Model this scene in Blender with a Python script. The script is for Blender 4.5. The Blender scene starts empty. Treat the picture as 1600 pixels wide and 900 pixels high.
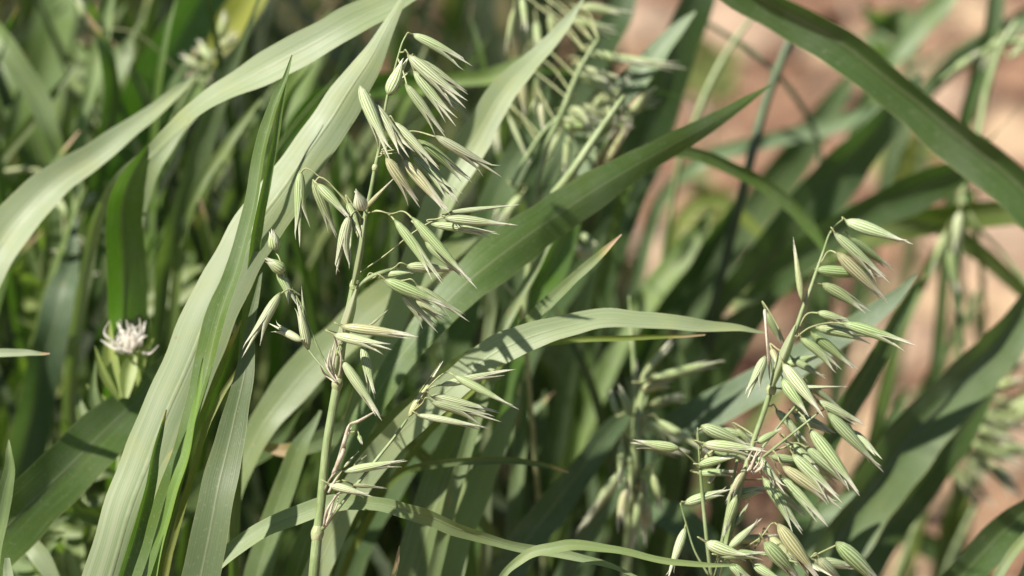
import bpy, math, random
import numpy as np
from mathutils import Vector, Matrix

# ------------------------------------------------------------------ camera
SC = bpy.context.scene
COL = SC.collection
PITCH = math.radians(28.0)
D0 = 0.83                      # focus distance (m)
FOC, SENS = 85.0, 36.0
FOCUS = Vector((0, 0, 0.50))   # point of the place in the middle of the picture
CAM = FOCUS + Vector((0, -D0 * math.cos(PITCH), D0 * math.sin(PITCH)))
cd = bpy.data.cameras.new('camera')
cd.lens = FOC; cd.sensor_width = SENS; cd.clip_start = 0.02; cd.clip_end = 400
cd.dof.use_dof = True; cd.dof.focus_distance = D0; cd.dof.aperture_fstop = 4.8
cam = bpy.data.objects.new('camera', cd); COL.objects.link(cam)
cam.location = CAM; cam.rotation_euler = (math.pi / 2 - PITCH, 0, 0)
SC.camera = cam

# ------------------------------------------------------------------ sky, sun, exposure
SUN_EL, SUN_AZ = math.radians(55), math.radians(-110)   # azimuth from +Y clockwise: sun high, left and behind the camera
SUN_DIR = Vector((math.sin(SUN_AZ) * math.cos(SUN_EL), math.cos(SUN_AZ) * math.cos(SUN_EL), math.sin(SUN_EL)))
W = bpy.data.worlds.new('World'); SC.world = W; W.use_nodes = True
nt = W.node_tree
sky = nt.nodes.new('ShaderNodeTexSky'); sky.sky_type = 'NISHITA'; sky.sun_disc = False
sky.sun_elevation = SUN_EL; sky.sun_rotation = SUN_AZ
bg = nt.nodes['Background']; bg.inputs['Strength'].default_value = 0.05
nt.links.new(sky.outputs[0], bg.inputs['Color'])
sl = bpy.data.lights.new('sun', 'SUN'); sl.energy = 5.0; sl.angle = math.radians(1.0); sl.color = (1.0, 0.94, 0.84)
sun = bpy.data.objects.new('sun', sl); COL.objects.link(sun)
sun.rotation_euler = SUN_DIR.to_track_quat('Z', 'Y').to_euler()
SC.view_settings.view_transform = 'Standard'; SC.view_settings.look = 'None'
SC.view_settings.gamma = 1.0; SC.view_settings.exposure = 1.05
SC.render.engine = 'CYCLES'
SC.cycles.use_denoising = True
SC.cycles.max_bounces = 8; SC.cycles.diffuse_bounces = 2; SC.cycles.transmission_bounces = 4

# ------------------------------------------------------------------ helpers
CP, SP = math.cos(PITCH), math.sin(PITCH)
FWD = Vector((0, CP, -SP)); UPV = Vector((0, SP, CP)); RT = Vector((1, 0, 0))
K = SENS / FOC / 1600.0          # metres per photo pixel per metre of distance
PX = K * D0                      # metres per photo pixel in the focus plane
def P(x, y, dz=0.0):
    d = D0 + dz
    return CAM + FWD * d + RT * ((x - 800) * K * d) + UPV * ((450 - y) * K * d)
def project(p):
    v = p - CAM; d = v.dot(FWD)
    return 800 + v.dot(RT) / (K * d), 450 - v.dot(UPV) / (K * d), d
def link(o, parent=None):
    COL.objects.link(o)
    if parent is not None: o.parent = parent
    return o
def tag(o, label, cat, group=None, kind=None):
    if label: o['label'] = label
    if cat: o['category'] = cat
    if group: o['group'] = group
    if kind: o['kind'] = kind
def catmull(pts, n):
    """pts: list of tuples (any dimension); n samples per span"""
    a = np.array(pts, float)
    if len(a) < 3:
        t = np.linspace(0, 1, n + 1)[:, None]
        return a[0] * (1 - t) + a[1] * t
    a = np.vstack([2 * a[0] - a[1], a, 2 * a[-1] - a[-2]])
    out = []
    for i in range(1, len(a) - 2):
        p0, p1, p2, p3 = a[i - 1], a[i], a[i + 1], a[i + 2]
        d1 = max(1e-6, np.linalg.norm((p1 - p0)[:3])); d2 = max(1e-6, np.linalg.norm((p2 - p1)[:3])); d3 = max(1e-6, np.linalg.norm((p3 - p2)[:3]))
        m1 = ((p1 - p0) / d1 * d2 + (p2 - p1)) * 0.5
        m2 = ((p2 - p1) + (p3 - p2) / d3 * d2) * 0.5
        for k in range(n):
            t = k / n
            out.append((2 * t**3 - 3 * t**2 + 1) * p1 + (t**3 - 2 * t**2 + t) * m1 + (-2 * t**3 + 3 * t**2) * p2 + (t**3 - t**2) * m2)
    out.append(a[-2])
    return np.array(out)
def mesh(name, verts, faces, mat, uvs=None, tint=None, smooth=True):
    me = bpy.data.meshes.new(name)
    me.from_pydata([tuple(v) for v in verts], [], faces)
    if uvs is not None:
        uv = me.uv_layers.new(name='UVMap')
        idx = np.zeros(len(me.loops), dtype=np.int32); me.loops.foreach_get('vertex_index', idx)
        uv.data.foreach_set('uv', np.array(uvs, dtype=np.float32)[idx].ravel())
    if tint is not None:
        at = me.attributes.new('tint', 'FLOAT_COLOR', 'POINT')
        t = np.array(tint, dtype=np.float32)
        if t.ndim == 1: t = np.tile(t, (len(verts), 1))
        at.data.foreach_set('color', t.ravel())
    if smooth: me.polygons.foreach_set('use_smooth', np.ones(len(me.polygons), dtype=bool))
    me.materials.append(mat)
    me.update()
    return me

# ------------------------------------------------------------------ materials
class NT:
    def __init__(s, name):
        s.m = bpy.data.materials.new(name); s.m.use_nodes = True
        s.t = s.m.node_tree; s.t.nodes.clear()
        s.out = s.t.nodes.new('ShaderNodeOutputMaterial')
    def n(s, typ, props=None, **inp):
        nd = s.t.nodes.new(typ)
        for k, v in (props or {}).items(): setattr(nd, k, v)
        for k, v in inp.items():
            key = int(k[1:]) if k[0] == 'i' and k[1:].isdigit() else k.replace('_', ' ')
            s.set(nd.inputs[key], v)
        return nd
    def set(s, sock, v):
        if hasattr(v, 'is_output'): s.t.links.new(v, sock)
        elif hasattr(v, 'outputs'): s.t.links.new(v.outputs[0], sock)
        else: sock.default_value = v
    def math(s, op, a, b=0.0, c=None, clamp=False):
        nd = s.t.nodes.new('ShaderNodeMath'); nd.operation = op; nd.use_clamp = clamp
        s.set(nd.inputs[0], a); s.set(nd.inputs[1], b)
        if c is not None: s.set(nd.inputs[2], c)
        return nd.outputs[0]
    def mix(s, f, a, b, blend='MIX'):
        nd = s.t.nodes.new('ShaderNodeMix'); nd.data_type = 'RGBA'; nd.blend_type = blend
        s.set(nd.inputs[0], f); s.set(nd.inputs[6], a); s.set(nd.inputs[7], b)
        return nd.outputs[2]
    def ramp(s, x, a, b):
        nd = s.t.nodes.new('ShaderNodeMapRange'); nd.interpolation_type = 'SMOOTHSTEP'
        s.set(nd.inputs[0], x); s.set(nd.inputs[1], a); s.set(nd.inputs[2], b)
        return nd.outputs[0]
    def noise(s, vec, scale, detail=3.0, rough=0.55):
        nd = s.n('ShaderNodeTexNoise', Scale=scale, Detail=detail, Roughness=rough)
        s.set(nd.inputs['Vector'], vec)
        return nd.outputs[0]
    def finish(s, bsdf, transl_col=None, transl=0.0):
        if transl > 0:
            tr = s.n('ShaderNodeBsdfTranslucent', Color=transl_col)
            mx = s.n('ShaderNodeMixShader', i0=transl)
            s.t.links.new(bsdf.outputs[0], mx.inputs[1]); s.t.links.new(tr.outputs[0], mx.inputs[2])
            s.t.links.new(mx.outputs[0], s.out.inputs[0])
        else:
            s.t.links.new(bsdf.outputs[0], s.out.inputs[0])
        return s.m

def leaf_material():
    s = NT('leaf_blade_surface')
    uv = s.n('ShaderNodeUVMap', {'uv_map': 'UVMap'})
    sep = s.n('ShaderNodeSeparateXYZ', Vector=uv.outputs[0])
    u, v = sep.outputs[0], sep.outputs[1]           # u across 0..1, v along in metres, z unused
    geo = s.n('ShaderNodeNewGeometry')
    at = s.n('ShaderNodeAttribute', {'attribute_name': 'tint'})
    # fine parallel veins, uneven in strength
    st = s.n('ShaderNodeCombineXYZ', X=s.math('MULTIPLY', u, 46.0), Y=s.math('MULTIPLY', v, 5.0), Z=0.0)
    vein = s.noise(st.outputs[0], 1.0, 2.0)
    st2 = s.n('ShaderNodeCombineXYZ', X=s.math('MULTIPLY', u, 9.0), Y=s.math('MULTIPLY', v, 9.0), Z=3.0)
    band = s.noise(st2.outputs[0], 1.0, 2.0)
    blot = s.noise(geo.outputs['Position'], 60.0, 3.0)
    fine = s.noise(geo.outputs['Position'], 900.0, 2.0)
    dark = s.mix(1.0, at.outputs[0], (0.76, 0.84, 0.70, 1), 'MULTIPLY')
    pale = s.mix(1.0, at.outputs[0], (1.14, 1.10, 1.12, 1), 'MULTIPLY')
    c = s.mix(s.ramp(vein, 0.3, 0.7), dark, pale)
    yel = s.mix(1.0, at.outputs[0], (1.15, 1.06, 0.70, 1), 'MULTIPLY')
    c = s.mix(s.math('MULTIPLY', s.ramp(blot, 0.45, 0.75), 0.55), c, yel)
    c = s.mix(s.math('MULTIPLY', s.ramp(band, 0.35, 0.7), 0.35), c, dark)
    # patchy waxy bloom
    bloom = s.ramp(s.noise(geo.outputs['Position'], 34.0, 4.0, 0.65), 0.42, 0.66)
    c = s.mix(s.math('MULTIPLY', bloom, 0.30), c, s.mix(0.5, c, (0.30, 0.34, 0.29, 1)))
    c = s.mix(s.math('MULTIPLY', s.ramp(fine, 0.58, 0.75), 0.25), c, (0.30, 0.33, 0.25, 1))
    vo = s.n('ShaderNodeTexVoronoi', Scale=95.0); s.set(vo.inputs['Vector'], geo.outputs['Position'])
    vsel = s.n('ShaderNodeSeparateColor', Color=vo.outputs['Color'])
    speck = s.math('MULTIPLY', s.ramp(vo.outputs['Distance'], 0.11, 0.05), s.math('GREATER_THAN', vsel.outputs[0], 0.80))
    c = s.mix(s.math('MULTIPLY', speck, 0.6), c, (0.26, 0.17, 0.07, 1))
    scr = s.n('ShaderNodeCombineXYZ', X=s.math('MULTIPLY', u, 70.0), Y=s.math('MULTIPLY', v, 28.0), Z=8.0)
    c = s.mix(s.math('MULTIPLY', s.ramp(s.noise(scr.outputs[0], 1.0, 1.0), 0.68, 0.76), 0.35), c, (0.42, 0.42, 0.30, 1))
    # midrib, pale
    mid = s.ramp(s.math('ABSOLUTE', s.math('SUBTRACT', u, 0.5)), 0.045, 0.012)
    c = s.mix(s.math('MULTIPLY', mid, 0.28), c, (0.30, 0.32, 0.19, 1))
    # margin, thin and yellowish
    edge = s.ramp(s.math('ABSOLUTE', s.math('SUBTRACT', u, 0.5)), 0.475, 0.497)
    c = s.mix(s.math('MULTIPLY', edge, 0.45), c, (0.30, 0.30, 0.14, 1))
    # withered tip where the tint's alpha says so
    dryf = s.math('MULTIPLY', at.outputs['Alpha'], s.math('ADD', s.math('MULTIPLY', blot, 0.5), 0.75))
    dryf = s.ramp(s.math('ADD', dryf, s.math('MULTIPLY', s.math('SUBTRACT', vein, 0.5), 0.7)), 0.2, 0.8)
    dryf = s.math('MULTIPLY', dryf, s.ramp(at.outputs['Alpha'], 0.0, 0.08))
    c = s.mix(s.ramp(dryf, 0.05, 0.5), c, s.mix(0.5, c, (0.40, 0.34, 0.10, 1)))
    c = s.mix(s.ramp(dryf, 0.4, 1.0), c, s.mix(vein, (0.30, 0.19, 0.10, 1), (0.50, 0.38, 0.25, 1)))
    bump = s.n('ShaderNodeBump', Strength=0.3, Distance=0.0003, Height=s.math('ADD', s.math('MULTIPLY', vein, 1.0), s.math('MULTIPLY', mid, 0.6)))
    b = s.n('ShaderNodeBsdfPrincipled', Base_Color=c, Normal=bump)
    b.inputs['Roughness'].default_value = 0.42; b.inputs['Specular IOR Level'].default_value = 0.42
    s.set(b.inputs['Roughness'], s.math('ADD', s.math('MULTIPLY', blot, 0.3), 0.36))
    tc = s.mix(1.0, c, (1.15, 1.55, 0.40, 1), 'MULTIPLY')
    return s.finish(b, tc, 0.36)

def glume_material():
    s = NT('glume_surface')
    uv = s.n('ShaderNodeUVMap', {'uv_map': 'UVMap'})
    sep = s.n('ShaderNodeSeparateXYZ', Vector=uv.outputs[0])
    u, v = sep.outputs[0], sep.outputs[1]
    oi = s.n('ShaderNodeObjectInfo')
    geo = s.n('ShaderNodeNewGeometry')
    n1 = s.noise(geo.outputs['Position'], 260.0, 3.0)
    wob = s.math('ADD', u, s.math('MULTIPLY', s.math('SUBTRACT', n1, 0.5), 0.02))
    wav = s.math('SINE', s.math('MULTIPLY', wob, 2 * math.pi * 9.0))
    nerve = s.ramp(s.math('ADD', wav, s.math('MULTIPLY', s.math('SUBTRACT', oi.outputs['Random'], .5), .7)), -0.75, 0.3)
    green = s.mix(1.0, oi.outputs['Color'], (0.52, 0.66, 0.34, 1), 'MULTIPLY')
    pale = s.mix(0.40, oi.outputs['Color'], (0.68, 0.69, 0.50, 1))
    c = s.mix(nerve, green, pale)
    tip = s.ramp(s.math('ADD', v, s.math('MULTIPLY', n1, 0.25)), 0.74, 1.08)
    c = s.mix(s.math('MULTIPLY', tip, 0.85), c, (0.80, 0.78, 0.66, 1))
    marg = s.ramp(s.math('ABSOLUTE', s.math('SUBTRACT', u, 0.5)), 0.36, 0.46)
    c = s.mix(s.math('MULTIPLY', s.math('MULTIPLY', marg, s.ramp(v, .35, .7)), 0.8), c, (0.70, 0.69, 0.55, 1))
    base = s.ramp(v, 0.10, 0.0)
    c = s.mix(s.math('MULTIPLY', base, 0.6), c, (0.16, 0.17, 0.06, 1))
    blush = s.ramp(s.noise(geo.outputs['Position'], 120.0, 2.0), 0.6, 0.8)
    c = s.mix(s.math('MULTIPLY', blush, 0.22), c, (0.34, 0.26, 0.16, 1))
    bump = s.n('ShaderNodeBump', Strength=0.6, Distance=0.00035, Height=nerve)
    b = s.n('ShaderNodeBsdfPrincipled', Base_Color=c, Normal=bump, Roughness=0.45)
    tc = s.mix(1.0, c, (1.0, 1.06, 0.62, 1), 'MULTIPLY')
    return s.finish(b, tc, 0.28)

def plain_material(name, a, bcol, scale, rough=0.5, transl=0.0, stretch=False, bumpd=0.0003):
    s = NT(name)
    geo = s.n('ShaderNodeNewGeometry')
    n1 = s.noise(geo.outputs['Position'], scale, 4.0)
    n2 = s.noise(geo.outputs['Position'], scale * 7, 2.0)
    if stretch:
        uv = s.n('ShaderNodeUVMap', {'uv_map': 'UVMap'})
        sep = s.n('ShaderNodeSeparateXYZ', Vector=uv.outputs[0])
        st = s.n('ShaderNodeCombineXYZ', X=s.math('MULTIPLY', sep.outputs[0], 30.0), Y=s.math('MULTIPLY', sep.outputs[1], 20.0), Z=0.0)
        n2 = s.noise(st.outputs[0], 1.0, 2.0)
    f = s.ramp(s.math('ADD', s.math('MULTIPLY', n1, 0.6), s.math('MULTIPLY', n2, 0.4)), 0.35, 0.65)
    c = s.mix(f, a + (1,), bcol + (1,))
    bump = s.n('ShaderNodeBump', Strength=0.5, Distance=bumpd, Height=n2)
    b = s.n('ShaderNodeBsdfPrincipled', Base_Color=c, Normal=bump, Roughness=rough)
    return s.finish(b, c, transl)

def soil_material():
    s = NT('red_clay_soil')
    geo = s.n('ShaderNodeNewGeometry'); pos = geo.outputs['Position']
    big = s.noise(pos, 6.0, 3.0); mid = s.noise(pos, 22.0, 5.0, 0.65); fine = s.noise(pos, 190.0, 4.0, 0.7)
    c = s.mix(s.ramp(mid, 0.35, 0.68), (0.085, 0.04, 0.026, 1), (0.31, 0.19, 0.12, 1))
    c = s.mix(s.math('MULTIPLY', s.ramp(big, 0.48, 0.62), .8), c, (0.50, 0.37, 0.24, 1))
    c = s.mix(s.math('MULTIPLY', s.ramp(fine, 0.45, 0.75), 0.5), c, (0.12, 0.065, 0.045, 1))
    bump = s.n('ShaderNodeBump', Strength=0.8, Distance=0.004, Height=s.math('ADD', fine, s.math('MULTIPLY', mid, 2.0)))
    b = s.n('ShaderNodeBsdfPrincipled', Base_Color=c, Normal=bump, Roughness=0.92)
    b.inputs['Specular IOR Level'].default_value = 0.2
    return s.finish(b)

M_LEAF = leaf_material()
M_GLUME = glume_material()
M_STEM = plain_material('green_stem', (0.15, 0.21, 0.07), (0.30, 0.36, 0.18), 80.0, 0.42, 0.12, True)
M_NODE = plain_material('pale_node', (0.24, 0.28, 0.12), (0.38, 0.40, 0.21), 200.0, 0.5, 0.1)
M_DRY = plain_material('dry_papery_sheath', (0.42, 0.36, 0.25), (0.62, 0.56, 0.45), 300.0, 0.6, 0.3)
M_PEDICEL = plain_material('pedicel_skin', (0.22, 0.25, 0.10), (0.36, 0.37, 0.19), 400.0, 0.5, 0.1)
M_PETAL = plain_material('white_petal', (0.82, 0.75, 0.68), (0.92, 0.89, 0.82), 300.0, 0.6, 0.45)
M_BRACT = plain_material('weed_bract', (0.15, 0.21, 0.07), (0.24, 0.30, 0.11), 200.0, 0.5, 0.3)
M_SOIL = soil_material()
M_STONE = plain_material('pinkish_stone', (0.20, 0.125, 0.085), (0.38, 0.28, 0.195), 45.0, 0.85, 0.0, False, 0.003)

# tints (linear)
GLAUC = (0.275, 0.30, 0.21)    # waxy, pale
BLUE = (0.15, 0.20, 0.16)        # waxy, bluish
GRN = (0.115, 0.165, 0.062)      # plain green
DEEP = (0.07, 0.115, 0.045)      # deep green
YEL = (0.26, 0.28, 0.08)         # yellowing
STRAW = (0.40, 0.32, 0.18)

# ------------------------------------------------------------------ ground
def ground():
    xs = np.unique(np.concatenate([np.linspace(-1.3, 1.3, 131), np.array([-90, -60, -30, -15, -8, -4, -2.5, -1.8, 1.8, 2.5, 4, 8, 15, 30, 60, 90])]))
    ys = np.unique(np.concatenate([np.linspace(-0.4, 3.0, 171), np.array([-90, -60, -30, -15, -8, -4, -2, -1, 3.6, 5, 8, 15, 30, 60, 90, 140])]))
    X, Y = np.meshgrid(xs, ys)
    rng = np.random.RandomState(5)
    Z = np.zeros_like(X)
    for f, a in ((2.0, .012), (5, .010), (11, .008), (24, .006), (47, .004)):
        for _ in range(5):
            th = rng.rand() * 6.28; ph = rng.rand() * 6.28
            Z += a * np.sin(f * 2.2 * (X * math.cos(th) + Y * math.sin(th)) + ph + 1.5 * np.sin(f * (Y * math.cos(th) - X * math.sin(th)) + ph * 2)) / 2.2
    near = ((np.abs(X) <= 1.3) & (Y >= -.4) & (Y <= 3.0))
    Z = np.where(near, Z + rng.rand(*X.shape) * .004, 0)
    verts = np.stack([X, Y, Z], -1).reshape(-1, 3)
    nx, ny = len(xs), len(ys)
    faces = [(j * nx + i, j * nx + i + 1, (j + 1) * nx + i + 1, (j + 1) * nx + i) for j in range(ny - 1) for i in range(nx - 1)]
    o = link(bpy.data.objects.new('ground', mesh('ground', verts, faces, M_SOIL)))
    tag(o, 'bare red clay soil behind and under the oats', None, kind='structure')
ground()

def lump(seed, sx, sy, sz, n=3):
    """an angular rounded clod of unit-ish size"""
    rng = np.random.RandomState(seed)
    import bmesh
    bm = bmesh.new(); bmesh.ops.create_icosphere(bm, subdivisions=n, radius=1.0)
    pl = rng.randn(14, 3); pl /= np.linalg.norm(pl, axis=1)[:, None]; dd = 0.62 + rng.rand(14) * 0.35
    vs = []
    for v in bm.verts:
        p = np.array(v.co)
        for q, d in zip(pl, dd):
            k = p.dot(q)
            if k > d: p = p - q * (k - d) * 0.85
        p = p + 0.03 * np.sin(p[[1, 2, 0]] * 7 + seed)
        vs.append((p[0] * sx, p[1] * sy, p[2] * sz))
    fs = [tuple(v.index for v in f.verts) for f in bm.faces]
    bm.free()
    return vs, fs

# ------------------------------------------------------------------ ribbons (leaf blades)
def extend_to_ground(path, drop=None):
    """path: array rows x,y,z,w,roll from tip to lower end; adds the hidden run down to the soil"""
    L = Vector(path[-1][:3]); t = (L - Vector(path[-2][:3])).normalized()
    base = Vector((L.x + t.x * 0.10, L.y + max(-0.05, t.y * 0.10) + 0.05, -0.012))
    if drop is not None: base.x += drop[0]; base.y += drop[1]
    ln = (L - base).length
    m0 = t * ln * 0.9; m1 = Vector((0, 0, -1)) * ln * 0.8
    out = []
    for k in range(1, 15):
        s = k / 14
        p = L * (2 * s**3 - 3 * s**2 + 1) + m0 * (s**3 - 2 * s**2 + s) + base * (-2 * s**3 + 3 * s**2) + m1 * (s**3 - s**2)
        w = path[-1][3] * (1 - s) ** 1.2 + 0.005 * (1 - (1 - s) ** 1.2)
        out.append((p.x, p.y, p.z, w, path[-1][4] * (1 - s)))
    return np.vstack([path, out])

def ribbon(path, fold, cols=7, sgn=None, wav=0.0, seed=0):
    """verts, faces, uvs of a blade along path rows x,y,z,w,roll"""
    n = len(path); pts = [Vector(r[:3]) for r in path]
    tang = []
    for i in range(n):
        a = pts[max(0, i - 1)]; b = pts[min(n - 1, i + 1)]
        d = b - a
        tang.append(d.normalized() if d.length > 1e-9 else Vector((0, 0, -1)))
    side = []
    for i in range(n):
        V = (pts[i] - CAM).normalized()
        s = tang[i].cross(V)
        if s.length < 0.15 and side: s = side[-1].copy()
        s.normalize()
        side.append(s)
    if sgn is None:
        m = n // 3
        sgn = 1 if side[m].dot(SUN_DIR) > 0 else -1
    verts, uvs, faces = [], [], []
    ln = 0.0
    for i in range(n):
        if i: ln += (pts[i] - pts[i - 1]).length
        S = side[i] * sgn; N = -(pts[i] - CAM).normalized(); N = (N - tang[i] * N.dot(tang[i])).normalized()
        r = math.radians(path[i][4])
        # turn the face by r towards S (the sunny side)
        nn = N * math.cos(r) + S * math.sin(r)
        ss = S * math.cos(r) - N * math.sin(r)
        hw = path[i][3] * 0.5 / max(0.35, math.cos(r))
        fl = fold[i] if hasattr(fold, '__len__') else fold
        for j in range(cols):
            u = -1 + 2 * j / (cols - 1)
            off = fl * (abs(u) ** 1.2) * hw
            if wav: off += wav * hw * u * math.sin(ln * 95 + seed) + wav * .6 * hw * math.sin(ln * 60 + seed * 2)
            verts.append(pts[i] + ss * (u * hw) + nn * off)
            uvs.append(((u + 1) / 2, ln + seed * 0.37))
    for i in range(n - 1):
        for j in range(cols - 1):
            a = i * cols + j
            faces.append((a, a + 1, a + cols + 1, a + cols))
    return verts, faces, uvs

GR = 'oat leaf blades'
LEAF_COUNT = [0]
def blade(label, pts, tint, dry=0.0, fold=0.22, root=True, drop=None, rib=False, name='oat_leaf', cat='leaf', group=GR, wav=0.09, jit=0.0):
    """pts rows from the tip down: px, py, width px, depth offset m, roll deg"""
    LEAF_COUNT[0] += 1; seed = LEAF_COUNT[0]
    rng = random.Random(seed * 77)
    rows = []
    for (x, y, w, dz, r) in pts:
        p = P(x, y, dz); rows.append((p.x, p.y, p.z, w * K * (D0 + dz), min(40, r * 1.9) if r > 0 else r))
    if pts[0][2] > 8:      # the tip lies outside the picture: go on to a real tip
        a, b = np.array(rows[0]), np.array(rows[1])
        d = (a - b); d[3] = 0; ln = np.linalg.norm(d[:3]); d = d / ln
        e1 = a + d * 0.05; e2 = a + d * 0.10
        e1[2] -= .006; e2[2] -= .025; e1[3] = a[3] * .6; e2[3] = .0004; e1[4] = e2[4] = a[4]
        rows = [tuple(e2), tuple(e1)] + rows
    path = catmull(rows, 7)
    path[:, 3] = np.maximum(path[:, 3], 0.0003)
    nn_ = len(path); tt = np.arange(nn_) / 7.0
    for ax in range(3): path[:, ax] += (np.sin(tt * 2.1 + rng.uniform(0, 6)) * .00035 + np.sin(tt * 4.7 + rng.uniform(0, 6)) * .00015) * min(1.0, .3 + path[:, 3].mean() / .008)
    path[:, 3] *= 1 + .035 * np.sin(tt * 3.3 + rng.uniform(0, 6)) + .02 * np.sin(tt * 7.9 + rng.uniform(0, 6))
    path[:, 4] += 5 * np.sin(tt * 1.9 + rng.uniform(0, 6))
    if root: path = extend_to_ground(path, drop)
    v, f, u = ribbon(path, fold, wav=wav, seed=seed)
    cum = np.concatenate([[0], np.cumsum(np.linalg.norm(np.diff(path[:, :3], axis=0), axis=1))])
    al = np.clip(1 - cum / max(1e-4, dry), 0, 1) if dry > 0 else np.zeros(len(path))
    k = (1 + rng.uniform(-.06, .06)) * np.array((.95, 1.03, .88))
    if max(tint) < .23: k = k * np.array((.92, .94, .70))       # the plain green, unwaxed leaves
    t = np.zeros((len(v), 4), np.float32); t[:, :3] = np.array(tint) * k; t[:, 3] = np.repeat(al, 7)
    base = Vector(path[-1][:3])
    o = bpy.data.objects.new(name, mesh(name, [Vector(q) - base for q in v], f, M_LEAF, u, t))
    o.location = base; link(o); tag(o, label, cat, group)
    if rib:                # the raised keel along the back, seen as a pale line
        rp = path[2:].copy(); rp[:, 3] = np.maximum(path[2:, 3] * 0.07, 0.0003)
        verts, faces, uvs = [], [], []
        nn = [(Vector(v[i * 7 + 3])) for i in range(len(path))]
        for i in range(2, len(path)):
            s = (Vector(v[i * 7 + 4]) - Vector(v[i * 7 + 2])); s.normalize()
            tg = (nn[min(i + 1, len(nn) - 1)] - nn[i - 1]).normalized(); no = s.cross(tg).normalized()
            if no.dot(CAM - nn[i]) < 0: no = -no
            w = rp[i - 2][3] * .5
            for q in (-s * w - no * .00006, no * .00014, s * w - no * .00006):
                verts.append(nn[i] + q - base); uvs.append((.5, .1 * i))
        m = len(verts) // 3
        faces = [(a * 3 + j, a * 3 + j + 1, a * 3 + j + 4, a * 3 + j + 3) for a in range(m - 1) for j in range(2)]
        c = np.array(tint) * k * 1.06 + .006
        r_ = bpy.data.objects.new('midrib', mesh('midrib', verts, faces, M_LEAF, uvs, np.append(c, 0)))
        link(r_, o)
    return o

def tube(rows, sides=8, caps=True):
    """rows x,y,z,radius -> verts, faces, uvs"""
    n = len(rows); pts = [Vector(r[:3]) for r in rows]
    ref = Vector((0.3, -0.8, 0.5)).normalized(); verts, faces, uvs = [], [], []
    ln = 0
    for i in range(n):
        t = (pts[min(n - 1, i + 1)] - pts[max(0, i - 1)]).normalized()
        a = t.cross(ref)
        if a.length < 1e-3: a = t.cross(Vector((1, 0, 0)))
        a.normalize(); b = t.cross(a)
        if i: ln += (pts[i] - pts[i - 1]).length
        for j in range(sides):
            th = 2 * math.pi * j / sides
            verts.append(pts[i] + (a * math.cos(th) + b * math.sin(th)) * rows[i][3]); uvs.append((j / sides, ln * 10))
    for i in range(n - 1):
        for j in range(sides):
            k = (j + 1) % sides
            faces.append((i * sides + j, i * sides + k, (i + 1) * sides + k, (i + 1) * sides + j))
    if caps:
        faces.append(tuple(range(sides))[::-1]); faces.append(tuple((n - 1) * sides + j for j in range(sides)))
    return verts, faces, uvs

# ------------------------------------------------------------------ spikelets
PROF_V = [0, .04, .10, .20, .32, .45, .58, .70, .80, .89, .95, 1.0]
PROF_W = [.10, .36, .66, .93, 1.0, .92, .73, .51, .31, .16, .085, .012]
def glume_mesh(name, zs, gape, bend, ln, twist, arc=108, n=9, hook=0.0):
    verts, uvs, faces = [], [], []
    for v, w in zip(PROF_V, PROF_W):
        for j in range(n):
            u = -1 + 2 * j / (n - 1)
            th = math.radians(arc) * u
            x = math.sin(th) * w * 0.98
            z = zs * (math.cos(th) * w * 0.92 + 0.02)
            y = v * ln
            z += zs * gape * max(0, v - .25) ** 2 * 6.0
            z += bend * v * v
            x += twist * v * v
            if v > .9: z += hook * (v - .9) * 10
            verts.append((x, y, z)); uvs.append(((u + 1) / 2, v))
    for i in range(len(PROF_V) - 1):
        for j in range(n - 1):
            a = i * n + j
            q = (a, a + 1, a + n + 1, a + n)
            faces.append(q if zs < 0 else q[::-1])
    return mesh(name, verts, faces, M_GLUME, uvs)
def floret_mesh(name, gape, bend):
    verts, uvs, faces = [], [], []
    n = 8
    rows = [(.05, .3), (.2, .62), (.45, .72), (.65, .50), (.82, .30), (.95, .16), (1.04, .02)]
    for (v, w) in rows:
        for j in range(n):
            th = 2 * math.pi * j / n
            verts.append((math.cos(th) * w * .8, v * 1.0, math.sin(th) * w * .75 + bend * v * v)); uvs.append((j / n, v))
    for i in range(len(rows) - 1):
        for j in range(n):
            k = (j + 1) % n
            faces.append((i * n + j, (i + 1) * n + j, (i + 1) * n + k, i * n + k))
    return mesh(name, verts, faces, M_GLUME, uvs)
# x,z in half-widths, y in lengths: scaled per spikelet
VAR = []
VR = random.Random(31)
# 0 open one side, 1 both open, 2 nearly closed, 3 wide open, 4 hooked, 5 shut bristle; then looser variants of 0..4
BASE = [(.10, .34, 1.0, .93, -.35, .1, 0), (.28, .36, 1.0, .90, -.45, -.15, 0), (.08, .12, 1.0, .95, -.25, .05, 0), (.48, .42, 1.0, .93, -.1, .25, 0), (.16, .55, .97, 1.0, -.4, 0, -.6), (.02, .02, 1.0, .9, .2, -.1, 0)]
for q in range(18):
    g1, g2, l1, l2, b, tw, hk = BASE[q % 6]
    if q >= 6:
        g1 *= VR.uniform(.6, 1.6); g2 *= VR.uniform(.6, 1.5); l1 *= VR.uniform(.93, 1.03); l2 *= VR.uniform(.86, 1.02); b += VR.uniform(-.4, .35); tw += VR.uniform(-.45, .45); hk += VR.uniform(-.5, .5)
    VAR.append((floret_mesh('floret', g1, b), glume_mesh('glume', 1, g1, b, l1, tw, hook=hk), glume_mesh('glume', -1, g2, b, l2, -tw * .6 + VR.uniform(-.1, .1), hook=-hk * .4)))

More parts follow.
